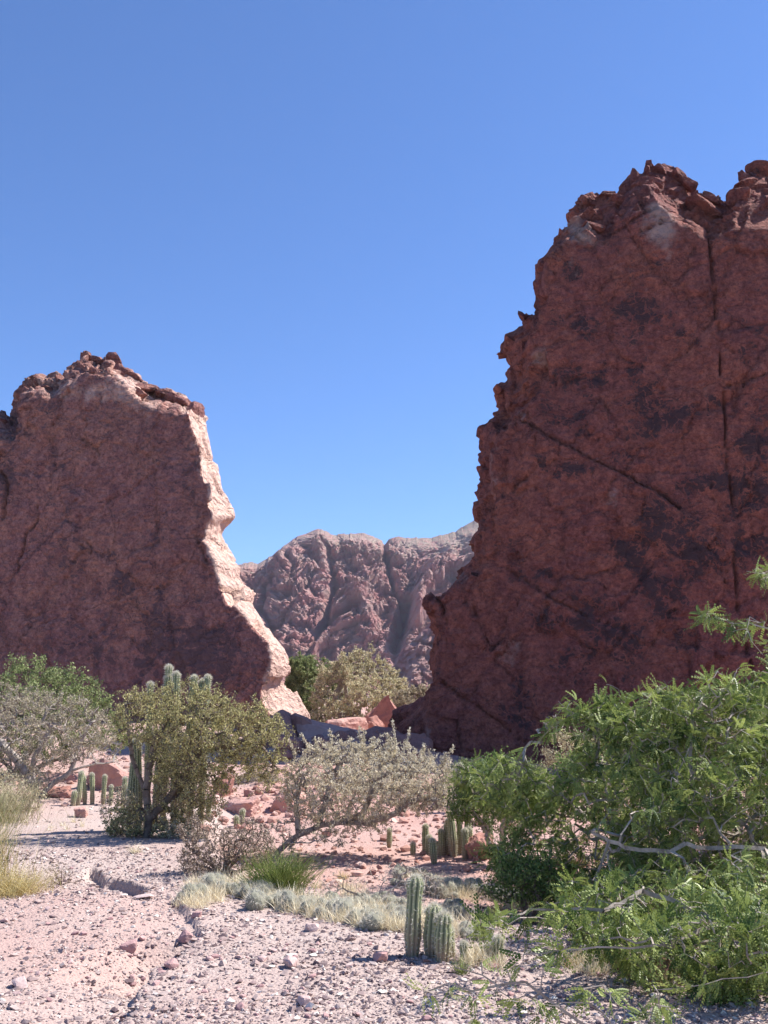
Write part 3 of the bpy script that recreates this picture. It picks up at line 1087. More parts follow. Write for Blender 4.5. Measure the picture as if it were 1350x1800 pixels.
def plant(name, label, cat, base, mains, tips, rng, bark, leafmat, leaf=(T_LEAF, F_LEAF), size=(0.02, 0.03), per=3, step=0.12, wob_=0.16, rise=0.15, tip_r=0.002, expo=0.5,
          leaf_r=2.2, up=0.3, droop=0.0, group=None, spread=0.01, maxr=0.2, leafname='foliage'):
    P, par, rad, tipm = grow(mains, tips, rng, step, wob_, rise, tip_r, expo)
    rad = np.minimum(rad, maxr)
    base = np.asarray(base, float)
    e = empty(name, base)
    tag(e, label, cat, group)
    i = np.where(par >= 0)[0]
    P0, P1, R0, R1 = P[par[i]], P[i], rad[par[i]], rad[i]
    R0 = np.minimum(R0, R1 * 1.35)
    thick = R0 > tip_r * 6.5
    for nm, m, k in (('trunk', thick, 7), ('twigs', ~thick, 3)):
        if m.any():
            V, F = tube_mesh(P0[m], P1[m], R0[m], R1[m], k)
            o = link(nm, mesh_np(nm, V - base, F, smooth=(nm == 'trunk')), bark, e)
            if nm == 'twigs': tag(o, kind='stuff')
    if per > 0:
        tw = np.where(rad[i] < tip_r * leaf_r)[0]
        k = rng.poisson(per, len(tw))
        idx = np.repeat(tw, k)
        t = rng.random(len(idx))[:, None]
        Q = P0[idx] * (1 - t) + P1[idx] * t + rng.normal(size=(len(idx), 3)) * spread
        D = (P1[idx] - P0[idx])
        D /= np.maximum(np.linalg.norm(D, axis=1, keepdims=True), 1e-6)
        D = D * 0.8 + rng.normal(size=D.shape) * 0.7 + np.array([0, 0, up - droop])
        S = rng.uniform(size[0], size[1], len(idx))
        V, F, tint_ = scatter(leaf[0], leaf[1], Q, D, S, rng)
        o = link(leafname, mesh_np(leafname, V - base, F, {'tint': tint_}), leafmat, e)
        tag(o, kind='stuff')
    return e


R_ = np.random.default_rng


def wp(lst):
    return [at(*p) for p in lst]


def cloud_mains(base, poly_top, k, rng):
    """stems fanning from the base towards points in the crown"""
    return [[base, base + (t - base) * 0.55 + rng.normal(size=3) * 0.06 * np.linalg.norm(t - base)] for t in poly_top[:k]]


# ---- bushes beyond the gap
def far_bush(label, poly, Y, n, leafm, bark, seed, size, depth, per, group=None, name='shrub', **kw):
    rng = R_(seed)
    xs = [p[0] for p in poly]
    bx = at((min(xs) + max(xs)) / 2, 1300, Y)
    base = np.array([bx[0], Y, gz1(bx[0], Y)])
    tips = tips_in(poly, n, Y, depth, rng)
    mains = cloud_mains(base, tips, 9, rng)
    return plant(name, label, 'shrub', base, mains, tips, rng, bark, leafm, size=size, per=per, step=depth * 0.12, tip_r=kw.pop('tip_r', 0.006), spread=0.04, leaf_r=3.5, **kw)


far_bush('round green bush behind the gap, beside the lit edge of the left wall', [(500, 1270), (502, 1180), (508, 1162), (530, 1155), (560, 1158), (585, 1165), (610, 1180), (620, 1280)], 56, 1600, M['leaf_dusty'], M['bark_brown'], 11, (0.08, 0.14), 2.2, 14)
far_bush('rounded beige twiggy bush in the middle of the gap', [(540, 1285), (545, 1225), (565, 1180), (600, 1158), (640, 1146), (675, 1155), (700, 1180), (715, 1215), (712, 1285)], 50, 1500, M['leaf_beige'], M['bark_pale'], 12, (0.07, 0.13), 2.6, 11, tip_r=0.012, up=0.9)
far_bush('low grey bush behind the gap against the foot of the right wall', [(655, 1285), (680, 1245), (700, 1215), (735, 1208), (755, 1200), (775, 1210), (790, 1285)], 46, 600, M['leaf_grey'], M['bark_grey'], 13, (0.08, 0.14), 1.6, 8)

# ---- left edge: green acacia behind, grey twiggy acacia in front
rng = R_(21)
poly = [(-160, 1330), (-140, 1200), (-60, 1165), (0, 1160), (40, 1152), (80, 1168), (120, 1172), (155, 1190), (190, 1225), (225, 1265), (240, 1310), (100, 1330)]
b = at(20, 1385, 25.5)
b[2] = gz1(b[0], 25.5)
tips = tips_in(poly, 1100, 25.5, 2.0, rng)
plant('acacia_tree', 'broad green acacia at the left edge, behind the grey one', 'tree', b, cloud_mains(b, tips, 8, rng), tips, rng, M['bark_brown'], M['leaf_dusty'],
      size=(0.045, 0.085), per=14, step=0.2, tip_r=0.004, spread=0.04, leaf_r=3.0)
rng = R_(22)
poly = [(-120, 1370), (-120, 1220), (-40, 1200), (30, 1205), (90, 1215), (140, 1225), (180, 1250), (205, 1280), (218, 1320), (212, 1348), (160, 1345), (115, 1352), (85, 1378), (60, 1400), (40, 1395), (20, 1370), (0, 1350)]
b = ground_at(68, 1402)
Yb = b[1]
mains = [[b, at(92, 1378, Yb), at(125, 1355, Yb), at(170, 1342, Yb - 0.2), at(212, 1338, Yb - 0.3)], [b, at(58, 1370, Yb), at(60, 1330, Yb), at(90, 1280, Yb)], [b, at(40, 1350, Yb), at(0, 1300, Yb), at(-50, 1270, Yb)],
         [at(125, 1355, Yb), at(140, 1310, Yb), at(160, 1270, Yb)]]
tips = tips_in(poly, 1900, Yb, 1.2, rng)
plant('acacia_tree', 'grey twiggy acacia whose crown arches low over the left side of the gravel', 'tree', b, mains, tips, rng, M['bark_grey'], M['leaf_grey'],
      size=(0.024, 0.05), per=9, step=0.14, tip_r=0.0042, spread=0.03, leaf_r=2.6)

# ---- olive tree left of centre with the tall cactus in it
rng = R_(23)
b = ground_at(256, 1472)
Yb = b[1]
poly = [(205, 1260), (212, 1225), (235, 1215), (262, 1225), (300, 1212), (345, 1212), (385, 1222), (420, 1222), (455, 1245), (490, 1262), (505, 1290), (498, 1330), (480, 1370), (465, 1385), (440, 1370), (420, 1340), (395, 1385), (370, 1420), (340, 1425), (320, 1400), (290, 1370), (262, 1320), (235, 1300), (212, 1285)]
mains = [[b, at(262, 1440, Yb), at(258, 1400, Yb), at(262, 1350, Yb), at(275, 1300, Yb), at(300, 1260, Yb)], [at(258, 1400, Yb), at(235, 1340, Yb), at(225, 1280, Yb), at(222, 1240, Yb)],
         [at(262, 1440, Yb), at(300, 1400, Yb + .1), at(335, 1345, Yb), at(352, 1318, Yb), at(380, 1292, Yb), at(420, 1285, Yb)], [at(335, 1345, Yb), at(350, 1290, Yb - .2), at(362, 1250, Yb - .2)],
         [at(352, 1318, Yb), at(400, 1310, Yb + .1), at(450, 1300, Yb), at(480, 1340, Yb)], [at(275, 1300, Yb), at(320, 1270, Yb), at(345, 1240, Yb)]]
tips = tips_in(poly, 2600, Yb, 0.8, rng, fuzz=0.12, clump=0.05)
more = tips_in([(265, 1330), (300, 1320), (360, 1340), (400, 1360), (405, 1400), (385, 1435), (340, 1448), (300, 1440), (275, 1400)], 420, Yb - 0.15, 0.45, rng, clump=0.3)
more2 = tips_in([(180, 1465), (190, 1430), (230, 1400), (300, 1405), (330, 1440), (340, 1470), (300, 1475), (220, 1475)], 380, Yb, 0.4, rng)
plant('thorn_tree', 'olive-brown thorn tree with a leaning dark trunk, left of centre, around the tallest cacti', 'tree', b, mains, np.concatenate([tips, more, more2]), rng, M['bark_brown'], M['leaf_olive'],
      size=(0.02, 0.042), per=8.5, step=0.085, tip_r=0.0034, spread=0.02, leaf_r=2.5, up=0.5, maxr=0.06)
rng = R_(231)
tips = tips_in([(170, 1420), (185, 1392), (215, 1380), (240, 1400), (262, 1450), (240, 1468), (190, 1462)], 260, Yb + 0.4, 0.3, rng)
b = ground_at(215, 1462)
plant('shrub', 'small dark twiggy shrub at the foot of the olive thorn tree', 'shrub', b, cloud_mains(b, tips, 6, rng), tips, rng, M['bark_brown'], M['leaf_grey'], size=(0.022, 0.045), per=3.2, step=0.07, tip_r=0.002, spread=0.015)

# ---- pale shrub in the centre
rng = R_(24)
b = ground_at(478, 1508)
Yb = b[1]
mains = [[b, at(505, 1482, Yb), at(525, 1468, Yb), at(560, 1452, Yb), at(600, 1445, Yb), at(640, 1430, Yb)], [at(560, 1452, Yb), at(570, 1420, Yb), at(580, 1380, Yb), at(600, 1340, Yb)],
         [at(640, 1430, Yb), at(650, 1400, Yb), at(665, 1370, Yb), at(700, 1350, Yb)], [at(600, 1445, Yb), at(650, 1448, Yb - .1), at(695, 1430, Yb - .1), at(715, 1412, Yb - .1), at(745, 1404, Yb - .1), at(780, 1412, Yb)],
         [at(525, 1468, Yb), at(520, 1420, Yb), at(530, 1370, Yb)], [at(505, 1482, Yb), at(545, 1482, Yb - .2), at(580, 1470, Yb - .2)]]
poly = [(500, 1370), (505, 1350), (530, 1330), (550, 1320), (575, 1310), (600, 1312), (640, 1305), (680, 1310), (705, 1315), (740, 1325), (770, 1335), (790, 1345), (800, 1380), (790, 1410), (770, 1425), (730, 1430), (690, 1450), (640, 1462), (590, 1450), (540, 1440), (510, 1420), (495, 1395)]
tips = tips_in(poly, 3000, Yb, 0.8, rng, fuzz=0.09, clump=0.25)
low = tips_in([(500, 1440), (560, 1450), (620, 1470), (600, 1490), (540, 1480), (500, 1500), (450, 1490), (470, 1450)], 120, Yb, 0.4, rng)
shoots = []
for (a, c, d, e2) in [(505, 1295, 520, 1330), (530, 1290, 545, 1325), (553, 1300, 560, 1325), (580, 1285, 585, 1320), (640, 1285, 640, 1320), (632, 1278, 636, 1315), (683, 1290, 685, 1320), (718, 1282, 716, 1325), (690, 1268, 695, 1315),
                      (600, 1300, 600, 1330), (655, 1300, 655, 1330), (798, 1312, 780, 1345), (785, 1325, 775, 1350), (745, 1310, 745, 1335), (510, 1340, 520, 1350), (498, 1352, 515, 1370)]:
    for t in np.linspace(0, 1, 9):
        shoots.append(at(a + (d - a) * t, c + (e2 - c) * t, Yb))
tips = np.concatenate([tips, low, np.array(shoots)])
plant('thorn_shrub', 'cream-leaved thorny shrub with a slanting dark stem in the centre of the view', 'shrub', b, mains, tips, rng, M['bark_grey'], M['leaf_pale'],
      size=(0.018, 0.036), per=10, step=0.075, tip_r=0.0034, spread=0.014, leaf_r=2.3, up=0.9, rise=0.3, maxr=0.045)

# ---- low dry and green bushes on the bank
rng = R_(25)
b = ground_at(392, 1538)
poly = [(315, 1530), (318, 1490), (300, 1465), (330, 1440), (370, 1430), (420, 1435), (460, 1450), (485, 1480), (480, 1515), (450, 1535), (380, 1538)]
tips = tips_in(poly, 1300, b[1], 0.5, rng)
plant('dry_bush', 'low dry brown bush on the bank, left of the bright green tuft', 'bush', b, cloud_mains(b, tips, 22, rng), tips, rng, M['dry_brown'], M['dry_brown'], size=(0.012, 0.034), per=4, step=0.07, tip_r=0.0022, spread=0.012, wob_=0.1)
rng = R_(26)
b = ground_at(278, 1470)
tips = tips_in([(262, 1480), (275, 1440), (310, 1430), (345, 1445), (350, 1478), (300, 1486)], 260, b[1] - 0.3, 0.3, rng)
plant('dry_bush', 'small pale dry bush to the right of the thorn tree trunk', 'bush', b, cloud_mains(b, tips, 12, rng), tips, rng, M['bark_pale'], M['leaf_beige'], size=(0.024, 0.045), per=2.8, step=0.06, tip_r=0.0018, spread=0.012)
rng = R_(27)
b = ground_at(660, 1590)
tips = tips_in([(555, 1590), (560, 1550), (600, 1520), (660, 1520), (720, 1515), (760, 1530), (790, 1560), (740, 1585), (660, 1598)], 420, b[1] + .3, 0.55, rng)
plant('dry_bush', 'flat tangle of leafless grey twigs on the ground behind the tall front cactus', 'bush', b, cloud_mains(b, tips, 12, rng), tips, rng, M['bark_grey'], M['leaf_grey'], size=(0.01, 0.02), per=0.5, step=0.06, tip_r=0.0022, rise=0.05, spread=0.01)
rng = R_(28)
b = ground_at(108, 1556)
tips = tips_in([(75, 1560), (85, 1535), (100, 1505), (120, 1520), (140, 1545), (135, 1565)], 150, b[1], 0.2, rng)
plant('dry_bush', 'small leafless mauve-grey bush on the gravel beside the yellow grass', 'bush', b, cloud_mains(b, tips, 12, rng), tips, rng, M['dry_brown'], M['dry_brown'], size=(0.01, 0.02), per=0.5, step=0.05, tip_r=0.0015, rise=0.1, spread=0.01)
rng = R_(29)
b = ground_at(1010, 1350)
far_bush('dusty pink-grey bush at the foot of the right wall, above the mesquite', [(955, 1350), (955, 1310), (975, 1290), (1010, 1285), (1045, 1295), (1065, 1330), (1060, 1355)], 24, 500, M['leaf_beige'], M['dry_brown'], 30, (0.04, 0.07), 0.7, 4, tip_r=0.0035)
far_bush('fine-leaved pale green bush behind the upper part of the mesquite', [(960, 1420), (975, 1345), (1040, 1318), (1100, 1308), (1180, 1320), (1250, 1330), (1300, 1400), (1200, 1450), (1050, 1450)], 14, 1100, M['leaf_green'], M['bark_pale'], 31, (0.032, 0.055), 0.9, 9, tip_r=0.002)
far_bush('hazy silver-green bush beneath the right wall at the right edge', [(1170, 1300), (1185, 1245), (1230, 1225), (1290, 1225), (1360, 1215), (1420, 1260), (1430, 1330), (1200, 1330)], 17, 900, M['leaf_grey'], M['bark_pale'], 32, (0.035, 0.06), 0.9, 8, tip_r=0.0025)


far_bush('low olive scrub in shade at the foot of the right wall, left of the mesquite', [(770, 1420), (775, 1370), (800, 1345), (850, 1335), (900, 1340), (950, 1345), (980, 1380), (980, 1430)], 22, 1100, M['leaf_dusty'], M['bark_brown'], 33, (0.03, 0.055), 1.0, 8, tip_r=0.004)
far_bush('bright green feathery bush behind the cacti at the left tips of the mesquite', [(790, 1435), (800, 1380), (830, 1345), (870, 1328), (915, 1335), (945, 1370), (960, 1430), (900, 1470), (840, 1450)], 15.5, 900, M['leaf_green'], M['bark_pale'], 34, (0.03, 0.055), 0.8, 7, tip_r=0.003)
far_bush('grey-green scrub on the slope between the olive thorn tree and the cream shrub', [(400, 1400), (405, 1370), (440, 1345), (480, 1350), (500, 1380), (495, 1405)], 25, 350, M['leaf_grey'], M['bark_grey'], 35, (0.025, 0.045), 0.6, 5, tip_r=0.004)
far_bush('brown twiggy scrub behind the cream shrub, before the ridge of blocks', [(560, 1400), (570, 1360), (620, 1345), (700, 1345), (760, 1360), (790, 1400), (780, 1440), (700, 1440), (560, 1425)], 24, 1400, M['leaf_beige'], M['bark_brown'], 36, (0.03, 0.05), 0.9, 4, tip_r=0.005)
far_bush('dark low bush hugging the ground left of the mesquite shade', [(838, 1585), (850, 1535), (880, 1505), (930, 1500), (990, 1520), (1010, 1590)], 11.6, 500, M['leaf_green'], M['bark_brown'], 37, (0.03, 0.05), 0.5, 6, tip_r=0.0025)
far_bush('wispy dry scrub filling the left edge below the grey acacia', [(-60, 1440), (-50, 1370), (0, 1345), (40, 1370), (80, 1395), (75, 1425), (30, 1440)], 19.5, 600, M['leaf_beige'], M['dry_brown'], 38, (0.02, 0.045), 0.9, 4, tip_r=0.0035)


def stem_bush(label, cat, name, base, n, length, lean, mat, seed, w=0.003, arc=0.25, group=None, foot=0.08):
    """fan of thin stems or blades from one foot"""
    rng = R_(seed)
    L = length * rng.uniform(0.5, 1.0, n)
    az = rng.uniform(0, 2 * math.pi, n)
    ln = lean * np.sqrt(rng.random(n))
    start = np.stack([foot * rng.normal(size=n), foot * rng.normal(size=n), 0 * L - 0.02], 1)
    V0 = start
    P0s, P1s, R0s, R1s = [], [], [], []
    d = np.stack([np.cos(az) * np.sin(ln), np.sin(az) * np.sin(ln), np.cos(ln)], 1)
    seg = 4
    p = V0
    for k in range(seg):
        d2 = d + np.stack([np.cos(az), np.sin(az), -0.5 + 0 * az], 1) * arc * k / seg + 0.12 * rng.normal(size=d.shape)
        d2 /= np.linalg.norm(d2, axis=1, keepdims=True)
        q = p + d2 * (L / seg)[:, None]
        P0s.append(p); P1s.append(q)
        R0s.append(np.full(n, w * (1 - k / seg * 0.8))); R1s.append(np.full(n, w * (1 - (k + 1) / seg * 0.8)))
        p = q
    V, F = tube_mesh(np.concatenate(P0s), np.concatenate(P1s), np.concatenate(R0s), np.concatenate(R1s), 3)
    tt = np.tile(np.repeat(rng.random(n), 6), seg)
    base = np.asarray(base, float)
    o = link(name, mesh_np(name, V, F, {'tint': tt}), mat)
    o.location = base
    tag(o, label, cat, group)
    return o


stem_bush('bright green tuft of upright leafless stems on the bank', 'bush', 'green_bush', ground_at(490, 1572), 900, 0.62, 0.85, M['stem_green'], 41, 0.0035, 0.3, foot=0.10)
stem_bush('yellow dry grass clump at the left edge, lowest of the three there', 'grass', 'dry_grass', ground_at(22, 1572), 900, 0.42, 0.95, M['dry_yellow'], 42, 0.002, 0.5, foot=0.16)
stem_bush('tall straggly yellow-green broom above the yellow grass at the left edge', 'bush', 'broom_bush', ground_at(-30, 1548), 380, 1.05, 0.5, M['dry_yellow'], 43, 0.0016, 0.4, foot=0.2)
stem_bush('green-stemmed broom half outside the left edge', 'bush', 'broom_bush', ground_at(-55, 1545), 420, 1.2, 0.5, M['stem_green'], 44, 0.002, 0.35, foot=0.2)
stem_bush('pale yellow broom further back at the left edge, under the acacia', 'bush', 'broom_bush', ground_at(-5, 1445), 500, 1.0, 0.6, M['leaf_beige'], 45, 0.003, 0.35, foot=0.3)
stem_bush('small green herb in front of the low pair of cacti', 'plant', 'herb', ground_at(812, 1712), 90, 0.17, 0.8, M['stem_green'], 46, 0.0022, 0.4, foot=0.02)
stem_bush('small green herb under the lower left edge of the mesquite', 'plant', 'herb', ground_at(985, 1585), 120, 0.22, 0.9, M['stem_green'], 47, 0.003, 0.4, foot=0.02)


for k, (px, py, lab) in enumerate([(603, 1546, 'thin dry tuft on red soil in front of the cream shrub'), (556, 1562, 'dry tuft just right of the bright green bush'), (872, 1606, 'dry tuft right of the tall front cactus, by a fallen twig'),
                                   (950, 1604, 'dry tuft at the left edge of the mesquite shade'), (1002, 1700, 'straw tuft on shaded gravel under the mesquite'), (1046, 1716, 'larger straw tuft beside the shaded red-brown rock'),
                                   (356, 1474, 'dry tuft at the foot of the rubble slope'), (238, 1500, 'lone dry tuft on the gravel path'), (1178, 1742, 'dry tuft nearest the lower right corner')]):
    stem_bush(lab, 'grass', 'dry_tuft', ground_at(px, py), 110, 0.22 + 0.02 * (k % 3), 0.9, M['straw'] if k % 2 else M['dry_yellow'], 480 + k, 0.0016, 0.5, foot=0.03)


# ------------------------------------------------------------------ cacti
def cactus_meshes(h, r, ribs, seed, bend=(0, 0), old=0.55):
    rng = R_(seed)
    nt = ribs * 4
    nl = max(10, int(h / 0.035))
    zs = np.concatenate([np.linspace(0, h - r, nl), h - r + r * np.sin(np.linspace(0, math.pi / 2, 7))[1:]])
    rr = np.concatenate([np.full(nl, 1.0), np.cos(np.linspace(0, math.pi / 2, 7))[1:]])
    rr[-1] = 0.02
    rr[:nl] *= 1 + 0.07 * np.sin(zs[:nl] / h * 9 + rng.uniform(0, 6)) + 0.04 * np.sin(zs[:nl] / h * 23 + rng.uniform(0, 6)) - 0.22 * (1 - sstep(0, 0.3 * h, zs[:nl]))
    th = np.arange(nt) * 2 * math.pi / nt
    rib = 0.5 + 0.5 * np.cos(ribs * th)
    rad = r * rr[:, None] * (0.80 + 0.20 * rib[None, :] ** 0.8)
    bx = bend[0] * (zs / h) ** 1.6
    by = bend[1] * (zs / h) ** 1.6
    X = rad * np.cos(th)[None] + bx[:, None]
    Y = rad * np.sin(th)[None] + by[:, None]
    Z = np.repeat(zs[:, None], nt, 1)
    V = np.stack([X.ravel(), Y.ravel(), Z.ravel()], 1)
    nr = len(zs)
    i = (np.arange(nr - 1)[:, None] * nt + np.arange(nt)[None]).ravel()
    j = (np.arange(nr - 1)[:, None] * nt + ((np.arange(nt) + 1) % nt)[None]).ravel()
    F = np.stack([i, j, j + nt, i + nt], 1)
    stem = mesh_np('stem', V, F, {'rib': np.tile(rib, nr), 'old': (1 - sstep(0.1 * h, (0.1 + old) * h + 0.02, V[:, 2]))}, smooth=True)
    # spines in tufts along the ribs
    k = np.arange(0, nr - 1)
    pts, dirs = [], []
    sp = max(1, int(0.022 / (h / nl)))
    for a in range(0, nr - 1, sp):
        for b in range(ribs):
            ang = b * 2 * math.pi / ribs
            p = np.array([r * rr[a] * math.cos(ang) + bx[a], r * rr[a] * math.sin(ang) + by[a], zs[a]])
            o = np.array([math.cos(ang) * rr[a], math.sin(ang) * rr[a], 0.25 + 1.2 * (1 - rr[a])])
            m = 14 if zs[a] > h - 1.4 * r else 6
            pts += [p] * m
            dirs += [o] * m
    pts, dirs = np.array(pts), np.array(dirs)
    dirs = dirs + rng.normal(size=dirs.shape) * 0.75
    T = np.array([[0, 0.045, 0], [0, -0.045, 0], [1, 0, 0]])
    S = rng.uniform(0.016, 0.036, len(pts)) * (0.6 + r / 0.12) * (1.0 if h < 1.2 else 1.35)
    V, F, t = scatter(T, np.array([[0, 1, 2]]), pts, dirs, S, rng)
    spines = mesh_np('spines', V, F, {'tint': t})
    return stem, spines


def cactus(label, stems, seed, group=None, name='columnar_cactus', ribs=10):
    """stems: (px, py base, py top, width px, Y or None)"""
    roots = []
    for k, (px, pb, pt, w, Y) in enumerate(stems):
        if Y is None: g = ground_at(px, pb)
        else:
            g = at(px, pb, Y)
            g[2] = gz1(g[0], Y)
        d = g[1]
        zt = at(px, pt, d)[2]
        roots.append((g, max(0.08, zt - g[2] + 0.03), w * d / FPX / 2))
    c0 = np.mean([r[0] for r in roots], 0)
    c0[2] = min(r[0][2] for r in roots) - 0.03
    e = empty(name, c0)
    tag(e, label, 'cactus', group)
    rng = random.Random(seed)
    for k, (g, h, r) in enumerate(roots):
        bend = (rng.uniform(-0.10, 0.10) * h, rng.uniform(-0.06, 0.06) * h)
        sm, spn = cactus_meshes(h, r, ribs, seed * 31 + k, bend)
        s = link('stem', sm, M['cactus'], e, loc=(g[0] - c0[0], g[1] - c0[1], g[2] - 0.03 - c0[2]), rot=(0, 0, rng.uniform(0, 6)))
        q = link('spines', spn, M['spine'], s)
        tag(q, kind='stuff')
    return e


GC = 'columnar cacti standing about the valley floor'
cactus('tall single columnar cactus in front, the tallest in the foreground', [(725, 1682, 1541, 27, None)], 1, GC, ribs=9)
cactus('clump of three stout columnar cactus stems just right of the tall front one', [(759, 1682, 1592, 30, None), (777, 1690, 1606, 28, None), (792, 1682, 1628, 16, None)], 2, GC)
cactus('tiny columnar cactus between the front clump and the low pair', [(815, 1692, 1655, 13, None)], 3, GC)
cactus('low pair of stubby columnar stems, rightmost in the foreground', [(856, 1688, 1660, 20, None), (873, 1694, 1646, 20, None)], 4, GC)
cactus('leftmost of the cacti beside the round red boulder, two short stems', [(747, 1500, 1449, 11, None), (752, 1502, 1468, 10, None)], 5, GC)
cactus('knobbly short cactus stem in front of the group left of the round red boulder', [(763, 1519, 1474, 12, None)], 6, GC)
cactus('three cactus stems in the middle of the group left of the round red boulder', [(776, 1505, 1458, 11, None), (784, 1502, 1446, 11, None), (771, 1503, 1480, 8, None)], 7, GC)
cactus('tallest dark clump of cactus stems right behind the round red boulder', [(798, 1506, 1426, 13, None), (806, 1503, 1418, 9, None), (812, 1503, 1412, 9, None), (823, 1503, 1424, 12, None), (792, 1504, 1440, 9, None)], 8, GC)
cactus('pair of cactus stems touching the left side of the round red boulder', [(818, 1511, 1456, 11, None), (829, 1507, 1454, 10, None)], 9, GC)
cactus('slender cactus under the mesquite twigs, right of the round red boulder', [(855, 1490, 1424, 11, None), (861, 1490, 1440, 8, None)], 10, GC)
cactus('very small cactus on red soil left of the cactus group', [(726, 1503, 1481, 9, None)], 11, GC)
cactus('faint pale cactus behind the right part of the cream shrub', [(684, 1490, 1456, 9, None)], 12, GC)
cactus('tall pale cactus stems rising behind the right end of the cream shrub', [(795, 1440, 1352, 10, 21), (808, 1440, 1342, 10, 21), (821, 1440, 1350, 9, 21), (835, 1440, 1358, 9, 21)], 13, GC)
cactus('shorter outer pair of dark stems under the arching acacia, at its left', [(128, 1417, 1390, 9, None), (137, 1416, 1356, 9, None)], 14, GC)
cactus('pair of dark slender stems in the middle under the arching acacia', [(149, 1414, 1362, 8, None), (162, 1414, 1359, 8, None)], 15, GC)
cactus('dark cactus pair of unequal height at the right under the arching acacia', [(181, 1414, 1362, 8, None), (194, 1416, 1380, 7, None)], 16, GC)
cactus('dark cactus pair close to the trunk of the olive thorn tree', [(216, 1424, 1366, 9, None), (225, 1424, 1384, 8, None)], 17, GC)
Yt = ground_at(256, 1472)[1] + 0.95
cactus('tall many-stemmed cactus whose tips stand clear above the olive thorn tree', [(257, 1430, 1200, 11, Yt), (272, 1430, 1186, 12, Yt), (286, 1430, 1170, 13, Yt), (305, 1430, 1182, 12, Yt), (322, 1430, 1188, 12, Yt + .15), (333, 1430, 1194, 11, Yt), (354, 1430, 1187, 11, Yt),
                                                                               (228, 1430, 1310, 15, Yt), (243, 1430, 1300, 16, Yt), (312, 1430, 1215, 10, Yt + .1)], 18, GC)
cactus('small cactus between rubble and thorn tree, left of two', [(333, 1446, 1420, 9, None)], 19, GC)
cactus('slender cactus beside the lit rubble right of the thorn tree', [(366, 1444, 1404, 9, None), (352, 1446, 1424, 7, None)], 20, GC)
cactus('short two-stemmed cactus in front of the flat mauve boulder', [(424, 1452, 1422, 9, None), (416, 1456, 1434, 9, None)], 21, GC)


# cushion cacti: prototypes shared by many clumps
def cushion_mesh(seed):
    rng = R_(seed)
    bm = bmesh.new()
    cs = []
    for k in range(int(rng.integers(4, 7))):
        a = rng.uniform(0, 6.28)
        d = min(0.08, abs(rng.normal()) * 0.06)
        r = rng.uniform(0.042, 0.062)
        c = Vector((math.cos(a) * d, math.sin(a) * d, r * rng.uniform(0.7, 1.1)))
        g = bmesh.ops.create_icosphere(bm, subdivisions=2, radius=r)
        for v in g['verts']: v.co = Vector((v.co.x, v.co.y, v.co.z * 1.2)) + c
        cs.append((np.array(c), r))
    me = bpy.data.meshes.new('body')
    bm.to_mesh(me)
    bm.free()
    P, D = [], []
    for c, r in cs:
        d = rng.normal(size=(240, 3))
        d[:, 2] = np.abs(d[:, 2]) * 1.1 - 0.25
        d /= np.linalg.norm(d, axis=1, keepdims=True)
        P.append(c + d * r)
        D.append(d + 0.45 * rng.normal(size=d.shape))
    P, D = np.concatenate(P), np.concatenate(D)
    T = np.array([[0, 0.028, 0], [0, -0.028, 0], [1, 0, 0]])
    V, F, t = scatter(T, np.array([[0, 1, 2]]), P, D, rng.uniform(0.018, 0.042, len(P)), rng)
    return me, mesh_np('spines', V, F, {'tint': t})


protos = [cushion_mesh(300 + k) for k in range(5)]
rng = R_(55)
CUSH = [(325, 1580), (345, 1575), (388, 1562), (398, 1570), (412, 1566), (425, 1574), (447, 1580), (462, 1576), (470, 1588), (484, 1586), (498, 1582), (512, 1596), (525, 1598), (540, 1588), (548, 1602), (566, 1596), (585, 1606), (604, 1612), (622, 1618), (640, 1620),
        (630, 1598), (618, 1588), (640, 1585), (655, 1592), (664, 1588), (682, 1592), (690, 1604), (672, 1610), (700, 1594), (706, 1612), (646, 1605), (695, 1628), (660, 1628), (735, 1536), (750, 1544), (762, 1548), (772, 1556), (790, 1552), (704, 1545), (700, 1556), (716, 1560),
        (708, 1532), (735, 1560), (750, 1566), (785, 1566), (800, 1562), (812, 1570), (830, 1556), (838, 1566), (760, 1572), (795, 1578), (782, 1580), (798, 1614), (830, 1650), (840, 1642), (846, 1656), (792, 1600), (905, 1585), (880, 1578), (925, 1590), (948, 1588),
        (560, 1612), (580, 1592), (600, 1598), (455, 1592), (437, 1570), (360, 1562), (374, 1556)]
for k, (px, py) in enumerate(CUSH):
    g = ground_at(px + rng.uniform(-3, 3), py + rng.uniform(-2, 4))
    e = empty('cushion_cactus', g)
    zone = 0 if px < 520 else 1 if px < 712 else 2
    lab = ['low white-spined cushion cactus in the pale band below the dry bush and green tuft', 'low white-spined cushion cactus in the straw band left of the tall front cactus', 'low white-spined cushion cactus on the pale ground behind the front cacti'][zone]
    if k == 52: lab = 'low white-spined cushion cactus alone beside the right stem of the front cactus clump'
    tag(e, lab, 'cactus', ['cushion cacti at the left end of the bank', 'cushion cacti in the middle of the bank', 'cushion cacti behind the front cacti'][zone] if k != 52 else None)
    bme, sme = protos[k % 5]
    s = rng.uniform(0.8, 1.5)
    e.scale = (s, s, s * rng.uniform(0.8, 1.1))
    e.rotation_euler = (0, 0, rng.uniform(0, 6))
    link('body', bme, M['cushion'], e, loc=(0, 0, -0.01))
    tag(link('spines', sme, M['white_spine'], e, loc=(0, 0, -0.01)), kind='stuff')


